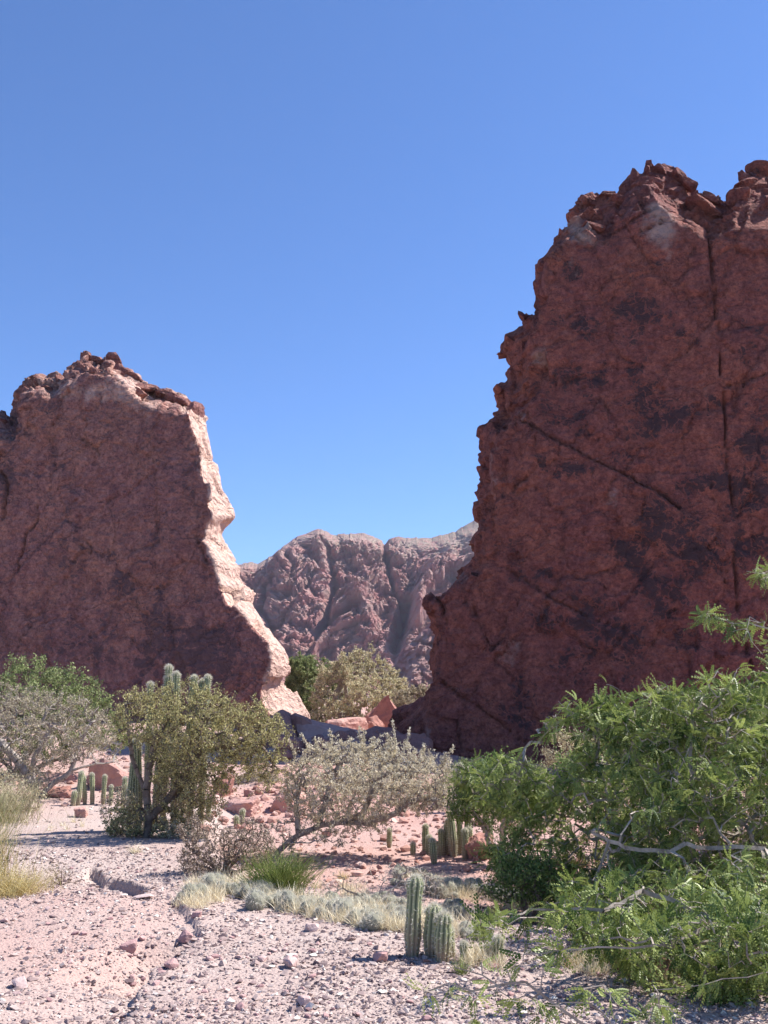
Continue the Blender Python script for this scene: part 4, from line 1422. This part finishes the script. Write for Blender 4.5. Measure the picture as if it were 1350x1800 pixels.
# ------------------------------------------------------------------ straw grass along the bank
def straw(polys, seed):
    rng = R_(seed)
    Pt = []
    for poly, n in polys:
        xs = [p[0] for p in poly]
        ys = [p[1] for p in poly]
        k = 0
        while k < n:
            a, b = rng.uniform(min(xs), max(xs)), rng.uniform(min(ys), max(ys))
            if inside(np.array([a]), np.array([b]), poly)[0]:
                Pt.append(ground_at(a, b))
                k += 1
    Pt = np.array(Pt)
    m = 46
    n = len(Pt) * m
    tuft = np.repeat(rng.uniform(0.45, 1.35, len(Pt)), m)
    P = np.repeat(Pt, m, 0) + rng.normal(size=(n, 3)) * np.array([0.024, 0.024, 0])
    P[:, 2] -= 0.01
    D = rng.normal(size=(n, 3)) * 0.6 + np.array([0, 0, 1])
    T = np.array([[0, 0.016, 0], [0, -0.016, 0], [0.5, -0.012, 0.03], [0.5, 0.012, 0.03], [1, -0.002, -0.05], [1, 0.002, -0.05]])
    F = np.array([[0, 1, 2, 3], [3, 2, 4, 5]])
    V, FF, t = scatter(T, F, P, D, rng.uniform(0.06, 0.17, n) * tuft, rng)
    o = link('grass', mesh_np('grass', V, FF, {'tint': t}), M['straw'])
    tag(o, 'bleached straw-coloured grass in a band along the edge of the bank', 'grass', kind='stuff')


straw([([(310, 1592), (335, 1560), (380, 1545), (440, 1548), (440, 1572), (380, 1590), (330, 1606)], 120), ([(430, 1560), (520, 1582), (640, 1596), (712, 1600), (718, 1640), (640, 1634), (560, 1618), (470, 1596), (430, 1580)], 300),
       ([(715, 1600), (800, 1600), (860, 1640), (800, 1650), (730, 1650)], 90), ([(720, 1540), (850, 1560), (960, 1590), (960, 1606), (840, 1590), (740, 1575)], 110), ([(840, 1670), (880, 1690), (890, 1705), (800, 1700)], 25),
       ([(1000, 1690), (1180, 1690), (1200, 1715), (1010, 1712)], 60), ([(60, 1450), (200, 1440), (240, 1450), (80, 1465)], 8), ([(600, 1560), (640, 1550), (650, 1590), (600, 1590)], 25)], 66)


# ------------------------------------------------------------------ stones
ico = bmesh.new()
bmesh.ops.create_icosphere(ico, subdivisions=1, radius=1.0)
ICO_V = np.array([v.co[:] for v in ico.verts])
ICO_F = np.array([[v.index for v in f.verts] for f in ico.faces])
ico.free()


OCT_V = np.array([[1, 0, 0], [-1, 0, 0], [0, 1, 0], [0, -1, 0], [0.3, 0.2, 1], [-0.2, 0.1, -1], [0.75, 0.7, 0.55], [-0.7, -0.7, 0.5]], float)
OCT_F = np.array([[4, 6, 2], [4, 0, 6], [6, 0, 2], [4, 2, 1], [4, 1, 7], [4, 7, 3], [7, 1, 3], [4, 3, 0], [0, 3, 5], [0, 5, 2], [2, 5, 1], [1, 5, 3]])


def pebbles(P, R, rng, flat=0.62, B=None, BF=None):
    B, BF = (ICO_V, ICO_F) if B is None else (B, BF)
    n, m = len(P), len(B)
    V = B[None] * (1 + 0.32 * (rng.random((n, m, 1)) - 0.5) * 2)
    sc = np.stack([rng.uniform(0.75, 1.35, n), rng.uniform(0.65, 1.0, n), flat * rng.uniform(0.6, 1.2, n)], 1)
    V = V * sc[:, None] * R[:, None, None]
    a = rng.uniform(0, 6.283, n)
    tl = rng.normal(size=n) * 0.35
    ct, st = np.cos(tl)[:, None], np.sin(tl)[:, None]
    y, z = V[:, :, 1] * ct - V[:, :, 2] * st, V[:, :, 1] * st + V[:, :, 2] * ct
    x = V[:, :, 0]
    ca, sa = np.cos(a)[:, None], np.sin(a)[:, None]
    V = np.stack([x * ca - y * sa, x * sa + y * ca, z], 2)
    V = V + P[:, None]
    F = BF[None] + (np.arange(n) * m)[:, None, None]
    return V.reshape(-1, 3), F.reshape(-1, 3)


def gravel():
    rng = R_(77)
    n = 105000
    y = 5.6 + 9.0 * rng.random(n) ** 1.15
    x = rng.uniform(-0.56, 0.56, n) * y
    q = np.stack([x, y, 0 * x], 1)
    edge = np.interp(x, [-3.2, -2.3, -1.4, -0.6, 0.3, 1.2, 3.0, 8.0], [19.0, 14.0, 11.6, 10.6, 9.9, 9.7, 9.2, 8.5])
    dens = np.clip(0.75 + 0.9 * fbm(q * 0.9, 3, 81), 0.12, 1)
    dens *= np.where(x < -1.9 + 0.3 * fbm(q * 2, 2, 82), 0.7, 1.0)
    dens *= np.where(y > edge + 0.4, 0.45, 1)
    keep = rng.random(n) < dens
    x, y = x[keep], y[keep]
    m = 9000
    y2 = 14 + 14 * rng.random(m)
    x2 = rng.uniform(-0.5, 0.5, m) * y2
    keep = rng.random(m) < np.where(x2 < -2, 0.9, 0.5)
    x, y = np.concatenate([x, x2[keep]]), np.concatenate([y, y2[keep]])
    R = 0.0085 * np.exp(rng.normal(size=len(x)) * 0.55) * (1 + 0.045 * np.maximum(0, y - 8))
    R = np.minimum(R, 0.04)
    z = gz(x, y) + R * 0.18
    V, F = pebbles(np.stack([x, y, z], 1), R, rng, 0.72, OCT_V, OCT_F)
    t = np.clip(rng.normal(size=len(x)) * 0.24 + 0.5 + 0.12 * fbm(np.stack([x, y, 0 * x], 1) * 0.7, 2, 83), 0, 1)
    o = link('gravel', mesh_np('gravel', V, F, {'tint': np.repeat(t, len(OCT_V))}), M['gravel'])
    tag(o, 'pinkish and mauve gravel covering the open ground', 'gravel', kind='stuff')
    # red rubble on the slopes and in the wash
    n = 9000
    y = rng.uniform(14, 33, n)
    x = rng.uniform(-0.42, 0.35, n) * y
    q = np.stack([x, y, 0 * x], 1)
    w = np.exp(-((x + 2.6) / 2.4) ** 2) * sstep(18, 21, y) + 0.75 * sstep(-3, -1.5, x) + 0.5 * (1 - sstep(-7, -5, x)) * sstep(20, 23, y)
    keep = rng.random(n) < w * np.clip(0.8 + fbm(q * 0.8, 3, 85), 0.1, 1)
    x, y = x[keep], y[keep]
    R = np.minimum(0.032 * np.exp(rng.normal(size=len(x)) * 0.6), 0.13)
    V, F = pebbles(np.stack([x, y, gz(x, y) + R * 0.15], 1), R, rng, 0.7)
    t = np.clip(rng.normal(size=len(x)) * 0.28 + 0.5, 0, 1)
    o = link('scree', mesh_np('scree', V, F, {'tint': np.repeat(t, 12)}), M['scree'])
    tag(o, 'reddish rubble scattered below the gap and over the red soil', 'rubble', kind='stuff')


gravel()


def rock_mesh(seed, size, planes=14, sub=3, rough=0.05, name='rock'):
    """faceted rock: a sphere cut by many planes, then roughened"""
    rng = R_(seed)
    bm = bmesh.new()
    bmesh.ops.create_icosphere(bm, subdivisions=sub, radius=1.0)
    D = np.array([v.co[:] for v in bm.verts])
    F = np.array([[v.index for v in f.verts] for f in bm.faces])
    bm.free()
    box = np.array([[1, 0, 0], [-1, 0, 0], [0, 1, 0], [0, -1, 0], [0, 0, 1], [0, 0, -1]], float) + rng.normal(size=(6, 3)) * 0.28
    N = np.concatenate([box, rng.normal(size=(max(3, planes // 2), 3))])
    planes = len(N)
    N /= np.linalg.norm(N, axis=1, keepdims=True)
    off = np.where(np.arange(planes) < 6, rng.uniform(0.56, 0.74, planes), rng.uniform(0.66, 0.92, planes))
    dn = np.maximum(D @ N.T, 1e-3)
    r = np.minimum((off[None] / dn).min(1), 1.15)
    V = D * r[:, None]
    V *= (1 + rough * fbm(V * 2.2 + seed, 4, seed) + rough * 0.8 * blocky(V * 2.3 + seed, seed)[0])[:, None]
    V *= np.array(size)[None] / 1.7
    return mesh_np(name, V, F, smooth=False)


stone_meshes = [rock_mesh(400 + k, (2.0, R_(k).uniform(1.2, 1.7), R_(k + 9).uniform(0.7, 1.3)), 12, 2, 0.06, 'stone') for k in range(9)]
for me in stone_meshes: me.materials.append(M['stone'])
rng = R_(91)
k = 0
while k < 232:
    if k < 205: px, py = rng.uniform(0, 1340), 1545 + 255 * rng.random() ** 0.9
    else: px, py = rng.uniform(20, 700), rng.uniform(1450, 1545)
    if 700 < px < 900 and 1560 < py < 1700 or (py < 1640 and 310 < px < 960 and py > 1540): continue
    if py < 1600 and px > 300: continue
    g = ground_at(px, py)
    r = float(np.clip(0.024 * math.exp(rng.normal() * 0.35), 0.014, 0.055))
    o = link('stone', stone_meshes[k % 9], None, None, loc=(g[0], g[1], g[2] + r * 0.25), rot=(rng.normal() * 0.25, rng.normal() * 0.25, rng.uniform(0, 6)), scale=(r, r, r))
    where = ('loose pinkish stone on the bare ground left of the washed-out pit' if px < 300 else 'loose pinkish stone on the open gravel between the pit and the front cacti' if px < 720
             else 'loose pinkish stone on the gravel below the front cacti and the mesquite') if py > 1545 else 'small loose stone on the far stretch of the gravel path'
    tag(o, where, 'stone', 'loose stones strewn over the gravel' + (', left' if px < 300 else ', middle' if px < 720 else ', right') if py > 1545 else 'loose stones on the far path')
    k += 1
for px, py, r, lab in [(228, 1672, 0.075, 'mauve stone alone on bare ground left of the washed-out pit'), (301, 1702, 0.062, 'egg-shaped pink stone at the lower lip of the pit'),
                       (326, 1655, 0.085, 'dark upright stone in the right wall of the pit'), (35, 1735, 0.07, 'rounded pink stone near the lower left corner'), (536, 1768, 0.06, 'pink wedge-shaped stone near the bottom edge'),
                       (512, 1700, 0.07, 'broad pink stone half buried in the gravel right of the pit'), (345, 1612, 0.05, 'small dark red stone at the left end of the straw band'), (255, 1580, 0.075, 'flat pale slab of stone below the eroded ledge'),
                       (668, 1690, 0.07, 'reddish stone left of the tall front cactus'), (548, 1636, 0.075, 'long mauve stone just below the straw band')]:
    g = ground_at(px, py)
    o = link('stone', rock_mesh(int(px), (2, 1.6, 1.3), 12, 3, 0.05, 'stone'), M['stone'], None, loc=(g[0], g[1], g[2] + r * 0.35), rot=(0.1, 0.1, px % 6), scale=(r, r, r))
    if 'slab' in lab: o.scale = (r * 1.6, r * 1.2, r * 0.4)
    tag(o, lab, 'stone', 'loose stones strewn over the gravel')


def boulder(label, px, py, w, h, Y, seed, mat, depth=None, planes=14, rot=0.0, rough=0.11, sub=4, sink=0.15, name='boulder'):
    """(px, py) centre, w x h in photograph pixels, Y metres away"""
    c = at(px, py, Y)
    W, Hh = w * Y / FPX, h * Y / FPX
    me = rock_mesh(seed, (W * 1.12, (depth or (W + Hh) * 0.5) * 1.1, Hh * (1.12 + sink)), planes, sub, rough, name)
    g = gz1(c[0], c[1])
    z = c[2]
    z = min(z, g + Hh * 0.75)
    if z - Hh * 0.5 > g: z = g + Hh * 0.42 if z - Hh * 0.5 - g < 0.35 else z
    o = link(name, me, mat, None, loc=(c[0], c[1], z), rot=(0, rot, 0))
    tag(o, label, 'rock', 'boulders between and below the rock walls')
    return o


BP, BR = M['boulder_pink'], M['boulder_red_and_shade']  # red doubles as the darker tone standing in for shade on the ridge blocks
# the ridge of blocks that closes the gap
for a in [('long slanting block in shade reaching down from the lit edge of the left wall', 478, 1345, 150, 120, 34.3, 501, BR, 3.0, 10, -0.45),
          ('shaded block with a lit top at the left end of the ridge in the gap', 525, 1318, 90, 75, 35.3, 502, BR, 2.2, 12, 0.1),
          ('smooth rounded boulder with a sunlit crown in the gap, left of the red peaked one', 606, 1284, 64, 40, 40.5, 503, BP, 1.8, 20, 0.05),
          ('peaked brick-red boulder, the most pointed rock in the gap', 674, 1268, 66, 66, 43.0, 504, BR, 1.5, 9, 0.75),
          ('small bright orange-red block at the foot of the peaked boulder', 655, 1284, 32, 34, 41.5, 505, BR, 0.6, 8, 0.3),
          ('broad shaded block in the middle of the ridge behind the cream shrub', 590, 1335, 130, 95, 34.5, 506, BP, 2.4, 12, -0.1),
          ('shaded block between the cream shrub and the right wall', 668, 1328, 110, 90, 34.3, 507, BR, 2.2, 12, 0.15),
          ('dark block wedged against the foot of the right wall', 728, 1345, 90, 90, 33.6, 508, BR, 2.0, 12, 0.1),
          ('steep dark block behind the right edge of the thorn tree', 425, 1368, 80, 80, 34.0, 509, BR, 1.6, 10, 0.3),
          ('low dark block in front of the slanting one', 520, 1385, 90, 55, 33.6, 510, BR, 1.5, 12, -0.1),
          ('reddish lit slab leaning among the rubble right of the thorn tree', 389, 1394, 30, 52, 23.0, 511, BR, 0.5, 9, 0.35),
          ('flat-topped mauve boulder with a sunlit right end in the rubble', 428, 1424, 54, 32, 21.0, 512, BP, 0.6, 12, 0.05),
          ('large pinkish boulder at the left foot of the cream shrub', 507, 1424, 62, 56, 21.5, 513, BP, 0.8, 16, 0.1),
          ('small rounded red rock among the thorn tree branches', 326, 1392, 16, 30, 19.5, 514, BR, 0.3, 12, 0.0),
          ('round reddish boulder beside the cactus group', 843, 1491, 42, 46, ground_at(843, 1512)[1] + .2, 515, BR, 0.5, 30, 0.0),
          ('large whitish slab seen under the arching acacia', 196, 1372, 82, 54, 24.0, 516, BP, 1.0, 10, 0.2),
          ('flat pale slab at the left under the arching acacia', 118, 1374, 66, 26, 25.0, 517, BP, 0.9, 12, -0.05),
          ('reddish block below the flat pale slab under the acacia', 96, 1400, 60, 24, 22.5, 518, BR, 0.7, 12, 0.0),
          ('small pink rock in front of the dark cacti under the acacia', 142, 1428, 24, 16, 18.6, 519, BP, 0.25, 12, 0.0),
          ('red-brown rock in the shade under the mesquite', 1092, 1682, 60, 36, 8.3, 520, BR, 0.25, 12, 0.1),
          ('rusty rock beside the shaded one under the mesquite', 1140, 1700, 60, 30, 8.0, 521, BR, 0.25, 12, -0.1),
          ('reddish rock at the left edge of the mesquite shade', 1000, 1606, 50, 34, 10.2, 522, BP, 0.25, 12, 0.1)]:
    boulder(*a)
# broken blocks heaped on the shaded ridge
rng = R_(94)
heap = [rock_mesh(650 + k, (2.0, 1.6, 1.3), 6, 3, 0.07, 'ridge_block') for k in range(6)]
for me in heap: me.materials.append(BR)
for k in range(64):
    yk = rng.uniform(28.5, 35.0)
    xk = rng.uniform(-4.6, 1.2)
    q = float(np.clip(0.22 * math.exp(rng.normal() * 0.45), 0.12, 0.55))
    p = np.array([xk, yk, gz1(xk, yk) + q * 0.25])
    o = link('ridge_block', heap[k % 6], None, None, loc=p, rot=(rng.normal() * 0.5, rng.normal() * 0.5, rng.uniform(0, 6)), scale=(q, q, q))
    tag(o, 'broken angular block in shade on the ridge that closes the gap', 'rock', 'broken blocks heaped on the ridge in the gap')
# medium rubble blocks, each its own thing
rng = R_(95)
blocks = [rock_mesh(600 + k, (2.0, 1.5, 1.3), 10, 2, 0.05, 'rubble_block') for k in range(6)]
for me in blocks: me.materials.append(M['boulder_pink'])
for k in range(46):
    px, py = (rng.uniform(360, 560), rng.uniform(1385, 1462)) if k < 30 else (rng.uniform(60, 230), rng.uniform(1365, 1412)) if k < 38 else (rng.uniform(560, 840), rng.uniform(1470, 1530))
    g = ground_at(px, py)
    r = rng.uniform(0.05, 0.15) * (0.7 if k >= 38 else 1)
    o = link('rubble_block', blocks[k % 6], None, None, loc=(g[0], g[1], g[2] + r * 0.3), rot=(rng.normal() * 0.3, rng.normal() * 0.3, rng.uniform(0, 6)), scale=(r, r, r))
    where = ['angular pink block in the sunlit rubble right of the olive thorn tree', 'angular pink block on the ground under the arching acacia', 'small angular pink block on the red soil around the cactus group'][0 if k < 30 else 1 if k < 38 else 2]
    tag(o, where, 'rock', ['blocks in the sunlit rubble', 'blocks under the acacia', 'blocks on the red soil'][0 if k < 30 else 1 if k < 38 else 2])

# crest and flake rocks that sit on the walls: parts of the walls
rng = R_(97)


def crest(parent, mat, lst, y0):
    for k, (px, py, w, h, dy) in enumerate(lst):
        p = on_plane(px, py, y0 + dy)
        s = p[1] / FPX
        me = rock_mesh(700 + k + int(y0), (w * s * 1.7, max(w, h) * s * 1.6, min(w, h) * s * 0.95), 5, 3, 0.05, 'crest_rock')
        link('crest_rock', me, mat, parent, loc=p, rot=(rng.normal() * 0.12, (0.55 if parent is right else 0.45) + rng.normal() * 0.18 if w >= h else 1.15 + rng.normal() * 0.15, rng.normal() * 0.3))


crest(left, M['cliff_left'], [(154, 634, 18, 20, 2.0), (168, 636, 24, 18, 2.0), (198, 637, 22, 30, 2.0), (217, 655, 26, 26, 1.8), (66, 674, 14, 20, 1.8), (84, 684, 20, 16, 1.6), (104, 670, 14, 16, 1.8), (130, 660, 20, 20, 1.6), (236, 664, 20, 14, 1.8),
                              (262, 682, 26, 18, 1.5), (286, 692, 24, 18, 1.5), (306, 700, 22, 20, 1.4), (322, 706, 18, 18, 1.4), (344, 720, 16, 30, 1.6), (50, 690, 16, 16, 1.2), (5, 744, 16, 12, 2.0), (175, 660, 28, 18, 0.8), (245, 692, 24, 18, 0.8), (42, 706, 14, 12, 1.0), (146, 648, 18, 14, 1.2)], LY)
crest(right, M['cliff_right'], [(1138, 302, 16, 20, 2.2), (1162, 300, 22, 20, 2.2), (1190, 312, 26, 22, 2.2), (1212, 326, 20, 18, 2.0), (1116, 316, 20, 22, 2.0), (1100, 336, 14, 18, 2.0), (1066, 346, 26, 14, 2.2), (1034, 358, 26, 20, 2.2), (1010, 382, 20, 22, 2.0), (990, 416, 18, 12, 1.6),
                                (919, 556, 13, 24, 1.6), (936, 566, 16, 14, 1.6), (896, 596, 14, 14, 2.2), (874, 684, 12, 16, 2.0), (850, 766, 12, 14, 2.2), (846, 828, 12, 14, 2.2), (1250, 350, 24, 16, 2.0), (1310, 316, 22, 26, 2.0), (1334, 304, 26, 16, 2.2), (1148, 362, 26, 30, 0.5),
                                (1178, 396, 22, 20, 0.6), (1090, 366, 40, 22, 1.4), (1205, 390, 30, 22, 1.0), (1140, 330, 44, 30, 1.6), (1240, 372, 40, 30, 1.4), (1040, 384, 30, 20, 1.2), (1300, 356, 36, 36, 1.4), (1044, 404, 24, 14, 0.5)], RY)


# ------------------------------------------------------------------ mesquite on the right
def mesquite():
    rng = R_(5)
    base = np.array([5.3, 9.9, gz1(5.3, 9.9)])
    t0 = base
    j1 = at(1400, 1600, 8.71)
    mains = [[t0, at(1440, 1740, 8.58), j1, at(1345, 1492, 8.19), at(1290, 1488, 8.06), at(1240, 1490, 8.00), at(1205, 1482, 7.93), at(1178, 1497, 7.93), at(1100, 1490, 8.06), at(1040, 1462, 8.19)],
             [j1, at(1310, 1450, 8.84), at(1255, 1420, 8.84), at(1215, 1385, 8.84), at(1212, 1340, 8.84), at(1218, 1300, 8.84), at(1215, 1262, 8.84), at(1190, 1235, 8.84), at(1160, 1218, 8.84)],
             [at(1310, 1450, 8.84), at(1180, 1440, 9.49), at(1080, 1450, 9.75), at(1035, 1440, 9.88), at(1000, 1400, 10.14), at(930, 1395, 10.40), at(870, 1385, 10.53), at(820, 1372, 10.66)],
             [at(1180, 1440, 9.49), at(1120, 1340, 9.36), at(1100, 1265, 9.36), at(1082, 1255, 9.36), at(1045, 1262, 9.36), at(1005, 1262, 9.36), at(985, 1268, 9.36), at(958, 1282, 9.36)],
             [at(1045, 1262, 9.36), at(1052, 1290, 9.36), at(1048, 1340, 9.36), at(1060, 1370, 9.23)],
             [at(1218, 1300, 8.84), at(1205, 1262, 8.71), at(1175, 1248, 8.71), at(1145, 1238, 8.71), at(1126, 1225, 8.71)],
             [j1, at(1330, 1620, 7.67), at(1260, 1620, 7.41), at(1180, 1580, 7.28), at(1130, 1565, 7.28), at(1060, 1600, 7.28), at(985, 1600, 7.28), at(930, 1598, 7.28), at(880, 1612, 7.28), at(838, 1628, 7.28)],
             [at(1260, 1620, 7.41), at(1180, 1660, 7.15), at(1080, 1665, 7.15), at(990, 1668, 7.15), at(920, 1678, 7.15)],
             [t0, at(1470, 1780, 7.67), at(1420, 1720, 7.15), at(1340, 1710, 6.89), at(1240, 1730, 6.76), at(1150, 1740, 6.76)],
             [j1, at(1430, 1450, 8.32), at(1440, 1330, 8.06), at(1400, 1260, 7.93), at(1330, 1235, 7.93)],
             [at(1430, 1450, 8.32), at(1480, 1300, 8.2), at(1440, 1180, 8.1), at(1390, 1112, 8.0), at(1342, 1103, 8.0), at(1318, 1096, 8.0), at(1288, 1096, 8.0), at(1264, 1086, 8.0), at(1240, 1088, 8.0)],
             [at(1440, 1180, 8.1), at(1420, 1060, 8.1), at(1375, 1015, 8.05), at(1340, 1008, 8.05), at(1312, 1004, 8.05)],
             [at(1390, 1112, 8.0), at(1365, 1130, 8.0), at(1345, 1135, 8.0)]]
    P1 = [(850, 1370), (885, 1335), (930, 1345), (960, 1375), (1000, 1345), (1035, 1310), (1050, 1262), (1090, 1250), (1130, 1262), (1160, 1240), (1185, 1222), (1230, 1215), (1290, 1205), (1360, 1195), (1450, 1210), (1460, 1500), (1400, 1560), (1200, 1560), (1120, 1600), (1000, 1590), (960, 1545),
          (880, 1530), (850, 1500), (900, 1470), (920, 1430), (870, 1410)]
    tips = tips_in(P1, 2800, 9.3, 1.4, rng)
    P2 = [(960, 1560), (1040, 1540), (1200, 1530), (1460, 1480), (1460, 1790), (1340, 1800), (1200, 1790), (1150, 1720), (1080, 1690), (1010, 1650), (1000, 1610)]
    tips2 = tips_in(P2, 760, 7.7, 0.8, rng)
    P3 = [(790, 1400), (800, 1350), (840, 1340), (880, 1340), (960, 1370), (950, 1430), (900, 1440), (850, 1410)]
    tips2 = np.concatenate([tips2, tips_in([(1000, 1440), (1100, 1400), (1440, 1380), (1450, 1660), (1200, 1680), (1080, 1620), (1000, 1560)], 650, 9.9, 0.7, rng, clump=0.4)])
    tips3 = tips_in(P3, 220, 10.5, 0.5, rng)
    extra = []
    def around(lst, n, s):
        for _ in range(n):
            p = lst[rng.integers(len(lst))]
            extra.append(at(p[0] + rng.normal() * s, p[1] + rng.normal() * s * 0.8, p[2] + rng.normal() * 0.12))
    around([(958, 1282, 9.36), (985, 1268, 9.36), (1005, 1250, 9.36), (1030, 1250, 9.36), (1050, 1255, 9.36), (1080, 1240, 9.36), (1100, 1250, 9.36), (1050, 1300, 9.36), (1070, 1225, 9.36)], 95, 14)
    around([(1160, 1210, 8.84), (1180, 1215, 8.84), (1140, 1235, 8.71), (1165, 1240, 8.71), (1190, 1225, 8.84), (1210, 1250, 8.84), (1250, 1200, 8.71), (1290, 1195, 8.58), (1270, 1215, 8.71)], 55, 13)
    around([(1240, 1085, 8.0), (1262, 1082, 8.0), (1280, 1095, 8.0), (1300, 1100, 8.0), (1325, 1095, 8.0), (1345, 1120, 8.0), (1300, 1115, 8.0), (1350, 1150, 8.0)], 24, 9)
    around([(1315, 1004, 8.05), (1335, 1010, 8.05), (1350, 1000, 8.05)], 8, 7)
    around([(838, 1628, 7.28), (870, 1615, 7.28), (910, 1600, 7.28), (960, 1600, 7.28), (1000, 1610, 7.28), (920, 1680, 7.15), (960, 1670, 7.15), (1010, 1670, 7.15)], 22, 12)
    tips = np.concatenate([tips, tips2, tips3, np.array(extra)])
    def recede(Q):
        Q = np.array(Q, float).reshape(-1, 3)
        X, Y = px_of(Q)
        far = sstep(5.6, 7.0, Q[:, 1])
        k = 1 + (0.22 + 0.10 * (1 - sstep(950, 1150, X))) * (1 - sstep(1530, 1640, Y)) * far
        c = np.array([0, 0, H])
        return c + (Q - c) * k[:, None]
    mains = [[m[0] if m[0] is base else recede(m[0])[0]] + [recede(q)[0] for q in m[1:]] for m in mains]
    tips = recede(tips)
    tips[:, 2] = np.maximum(tips[:, 2], gz(tips[:, 0], tips[:, 1]) + 0.03)
    plant('mesquite_tree', 'spreading green mesquite with feathery leaves and pale crooked branches filling the lower right', 'tree', base, mains, tips, rng, M['bark_pale'], M['leaf_mesquite'],
          leaf=(T_PIN, F_PIN), size=(0.10, 0.18), per=1.9, step=0.11, wob_=0.14, rise=0.1, tip_r=0.0034, expo=0.43, spread=0.004, leaf_r=1.75, up=0.0, droop=0.3, maxr=0.021)
    # the low bare twig reaching in at the bottom edge belongs to a second, nearer bush
    base = np.array([1.75, 4.6, gz1(1.75, 4.6)])
    mains = [[base, at(1130, 1880, 4.5), at(1076, 1802, 4.5), at(1059, 1780, 4.5), at(1033, 1762, 4.5), at(991, 1762, 4.5)],
             [at(1130, 1880, 4.5), at(1040, 1810, 4.45), at(983, 1771, 4.45), at(949, 1746, 4.45), at(924, 1726, 4.45), at(900, 1728, 4.45), at(875, 1732, 4.45), at(848, 1714, 4.45), at(800, 1700, 4.45)],
             [at(875, 1732, 4.45), at(830, 1742, 4.45), at(790, 1728, 4.45), at(745, 1745, 4.45)], [at(1130, 1880, 4.5), at(1150, 1800, 4.5), at(1160, 1750, 4.5)],
             [at(848, 1714, 4.45), at(846, 1692, 4.45)], [at(900, 1728, 4.45), at(890, 1702, 4.45)], [at(949, 1746, 4.45), at(955, 1700, 4.45)], [at(1033, 1762, 4.5), at(1040, 1735, 4.5)]]
    ex = []
    for p in [(745, 1748), (760, 1742), (790, 1750), (835, 1750), (860, 1745), (900, 1755), (960, 1760), (975, 1775), (1000, 1790), (1040, 1745), (1060, 1740), (1075, 1760), (1100, 1780), (1150, 1760), (1140, 1780), (840, 1790), (930, 1780), (1180, 1770), (1160, 1740)]:
        for _ in range(2): ex.append(at(p[0] + rng.normal() * 6, p[1] + rng.normal() * 5, 4.45 + rng.normal() * 0.05))
    plant('mesquite_bush', 'thorny pale twig with sparse hanging leaves reaching in at the bottom edge', 'bush', base, mains, np.array(ex), rng, M['bark_pale'], M['leaf_mesquite'],
          leaf=(T_PIN, F_PIN), size=(0.06, 0.10), per=0.9, step=0.06, wob_=0.1, rise=0.05, tip_r=0.0024, expo=0.4, spread=0.003, leaf_r=1.6, droop=0.7, up=0, maxr=0.012)


mesquite()
